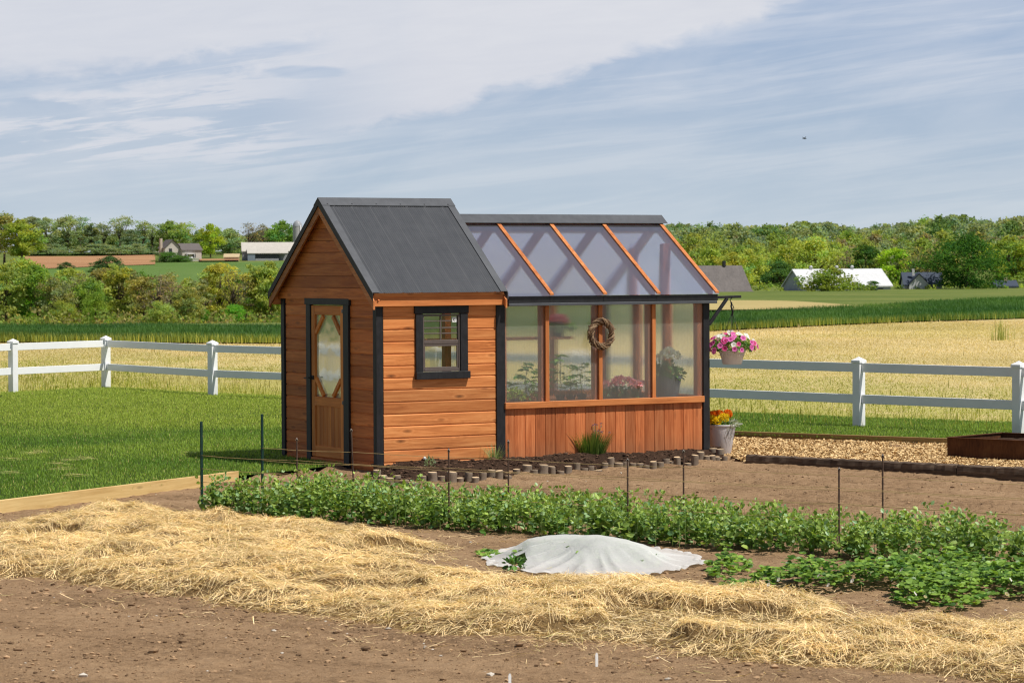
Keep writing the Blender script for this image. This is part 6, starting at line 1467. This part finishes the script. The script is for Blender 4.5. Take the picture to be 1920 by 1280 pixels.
# main bright bank: its lower rim climbs to the right
rim = wt.math('ADD', .0590, wt.math('ADD', wt.math('MULTIPLY', az, .27), wt.math('MULTIPLY', wt.math('MULTIPLY', az, az), .45)))
dr = wt.math('SUBTRACT', wt.math('ADD', el, wt.math('MULTIPLY', wt.math('SUBTRACT', n_edge, .5), .018)), rim)
leftfade = sm(az, -.10, -.02)
bank = wt.math('MULTIPLY', sm(dr, -.003, .0042), wt.math('ADD', wt.math('MULTIPLY', leftfade, .85), .15))
upleft = wt.math('MULTIPLY', sm(wt.math('ADD', el, wt.math('MULTIPLY', wt.math('SUBTRACT', n_big, .5), .06)), .050, .070), wt.math('SUBTRACT', 1.0, sm(az, -.05, .055)))
bank = wt.math('MAXIMUM', bank, wt.math('MULTIPLY', upleft, .9))
midl = wt.math('MULTIPLY', wt.math('MULTIPLY', sm(el, .028, .042), wt.math('SUBTRACT', 1.0, sm(az, -.10, -.04))), sm(wt.math('ADD', wt.math('MULTIPLY', n_str, .7), wt.math('MULTIPLY', n_fine, .3)), .46, .56))
bank = wt.math('MAXIMUM', bank, wt.math('MULTIPLY', midl, .85))
# blue rifts in the upper left
tilt = wt.math('SUBTRACT', el, wt.math('ADD', .0640, wt.math('MULTIPLY', wt.math('ADD', az, .14), .16)))
rift = wt.math('MULTIPLY', wt.math('SUBTRACT', 1.0, sm(wt.math('ABSOLUTE', wt.math('ADD', tilt, wt.math('MULTIPLY', wt.math('SUBTRACT', n_edge, .5), .018))), .001, .0062)), wt.math('SUBTRACT', 1.0, sm(az, -.085, -.055)))
rift = wt.math('MULTIPLY', rift, sm(n_str, .38, .52))
r2x = wt.math('DIVIDE', wt.math('ADD', az, .0715), .015); r2y = wt.math('DIVIDE', wt.math('SUBTRACT', el, .0665), .0026)
r2 = wt.math('ADD', wt.math('MULTIPLY', r2x, r2x), wt.math('ADD', wt.math('MULTIPLY', r2y, r2y), wt.math('MULTIPLY', wt.math('SUBTRACT', n_edge, .5), 2.2)))
rift = wt.math('MAXIMUM', rift, wt.math('SUBTRACT', 1.0, sm(r2, .5, 1.3)))
bank = wt.math('MULTIPLY', bank, wt.math('SUBTRACT', 1.0, wt.math('MULTIPLY', rift, .92)))
veil = wt.math('ADD', wt.math('MULTIPLY', sm(n_big, .30, .72), .50), wt.math('MULTIPLY', sm(n_str, .40, .68), .42))
veil = wt.math('ADD', wt.math('MULTIPLY', veil, .95), wt.math('MULTIPLY', wt.math('SUBTRACT', 1.0, sm(el, .0, .035)), .32))
K = 1/.055
def ck(c): return tuple(x*K for x in c)
bluec = wt.mix(sm(el, .0, .10), (*ck((.47, .565, .66)), 1), (*ck((.345, .455, .635)), 1))
veilc = wt.mix(sm(el, .0, .08), (*ck((.58, .65, .715)), 1), (*ck((.63, .675, .765)), 1))
bankc = wt.mix(wt.math('ADD', wt.math('MULTIPLY', n_big, .6), wt.math('MULTIPLY', n_fine, .4)), (*ck((.60, .63, .715)), 1), (*ck((.77, .78, .82)), 1))
low = wt.mix(wt.math('MINIMUM', veil, 1.0), bluec, veilc)
clouds = wt.mix(bank, low, bankc)
hi_fade = sm(el, .11, .32)     # overhead the thin cloud opens to clear blue
final = wt.mix(wt.math('MULTIPLY', hi_fade, .93), clouds, sky.outputs[0])
bg = wt.N('Background'); wt.set(bg.inputs[0], final); bg.inputs[1].default_value = .055
wo = wt.N('OutputWorld'); nt.links.new(bg.outputs[0], wo.inputs[0])

# ------------------------------------------------------------------ camera and render settings
cam = bpy.data.cameras.new('camera'); co = bpy.data.objects.new('camera', cam); col.objects.link(co)
cam.sensor_width = 36; cam.lens = F/1920*36; cam.clip_start = .1; cam.clip_end = 6000
co.matrix_world = Matrix.Translation((0, 0, H)) @ Matrix.Rotation(PI/2-PITCH, 4, 'X') @ Matrix.Rotation(-ROLL, 4, 'Z')
cam.dof.use_dof = True; cam.dof.focus_distance = 31; cam.dof.aperture_fstop = 9
scene.camera = co
scene.view_settings.view_transform = 'Standard'; scene.view_settings.look = 'None'; scene.view_settings.exposure = 0; scene.view_settings.gamma = 1
scene.render.engine = 'CYCLES'
scene.cycles.use_denoising = True; scene.cycles.max_bounces = 10; scene.cycles.transparent_max_bounces = 16; scene.cycles.transmission_bounces = 8; scene.cycles.diffuse_bounces = 3; scene.cycles.sample_clamp_indirect = 6
scene.cycles.filter_width = 1.2
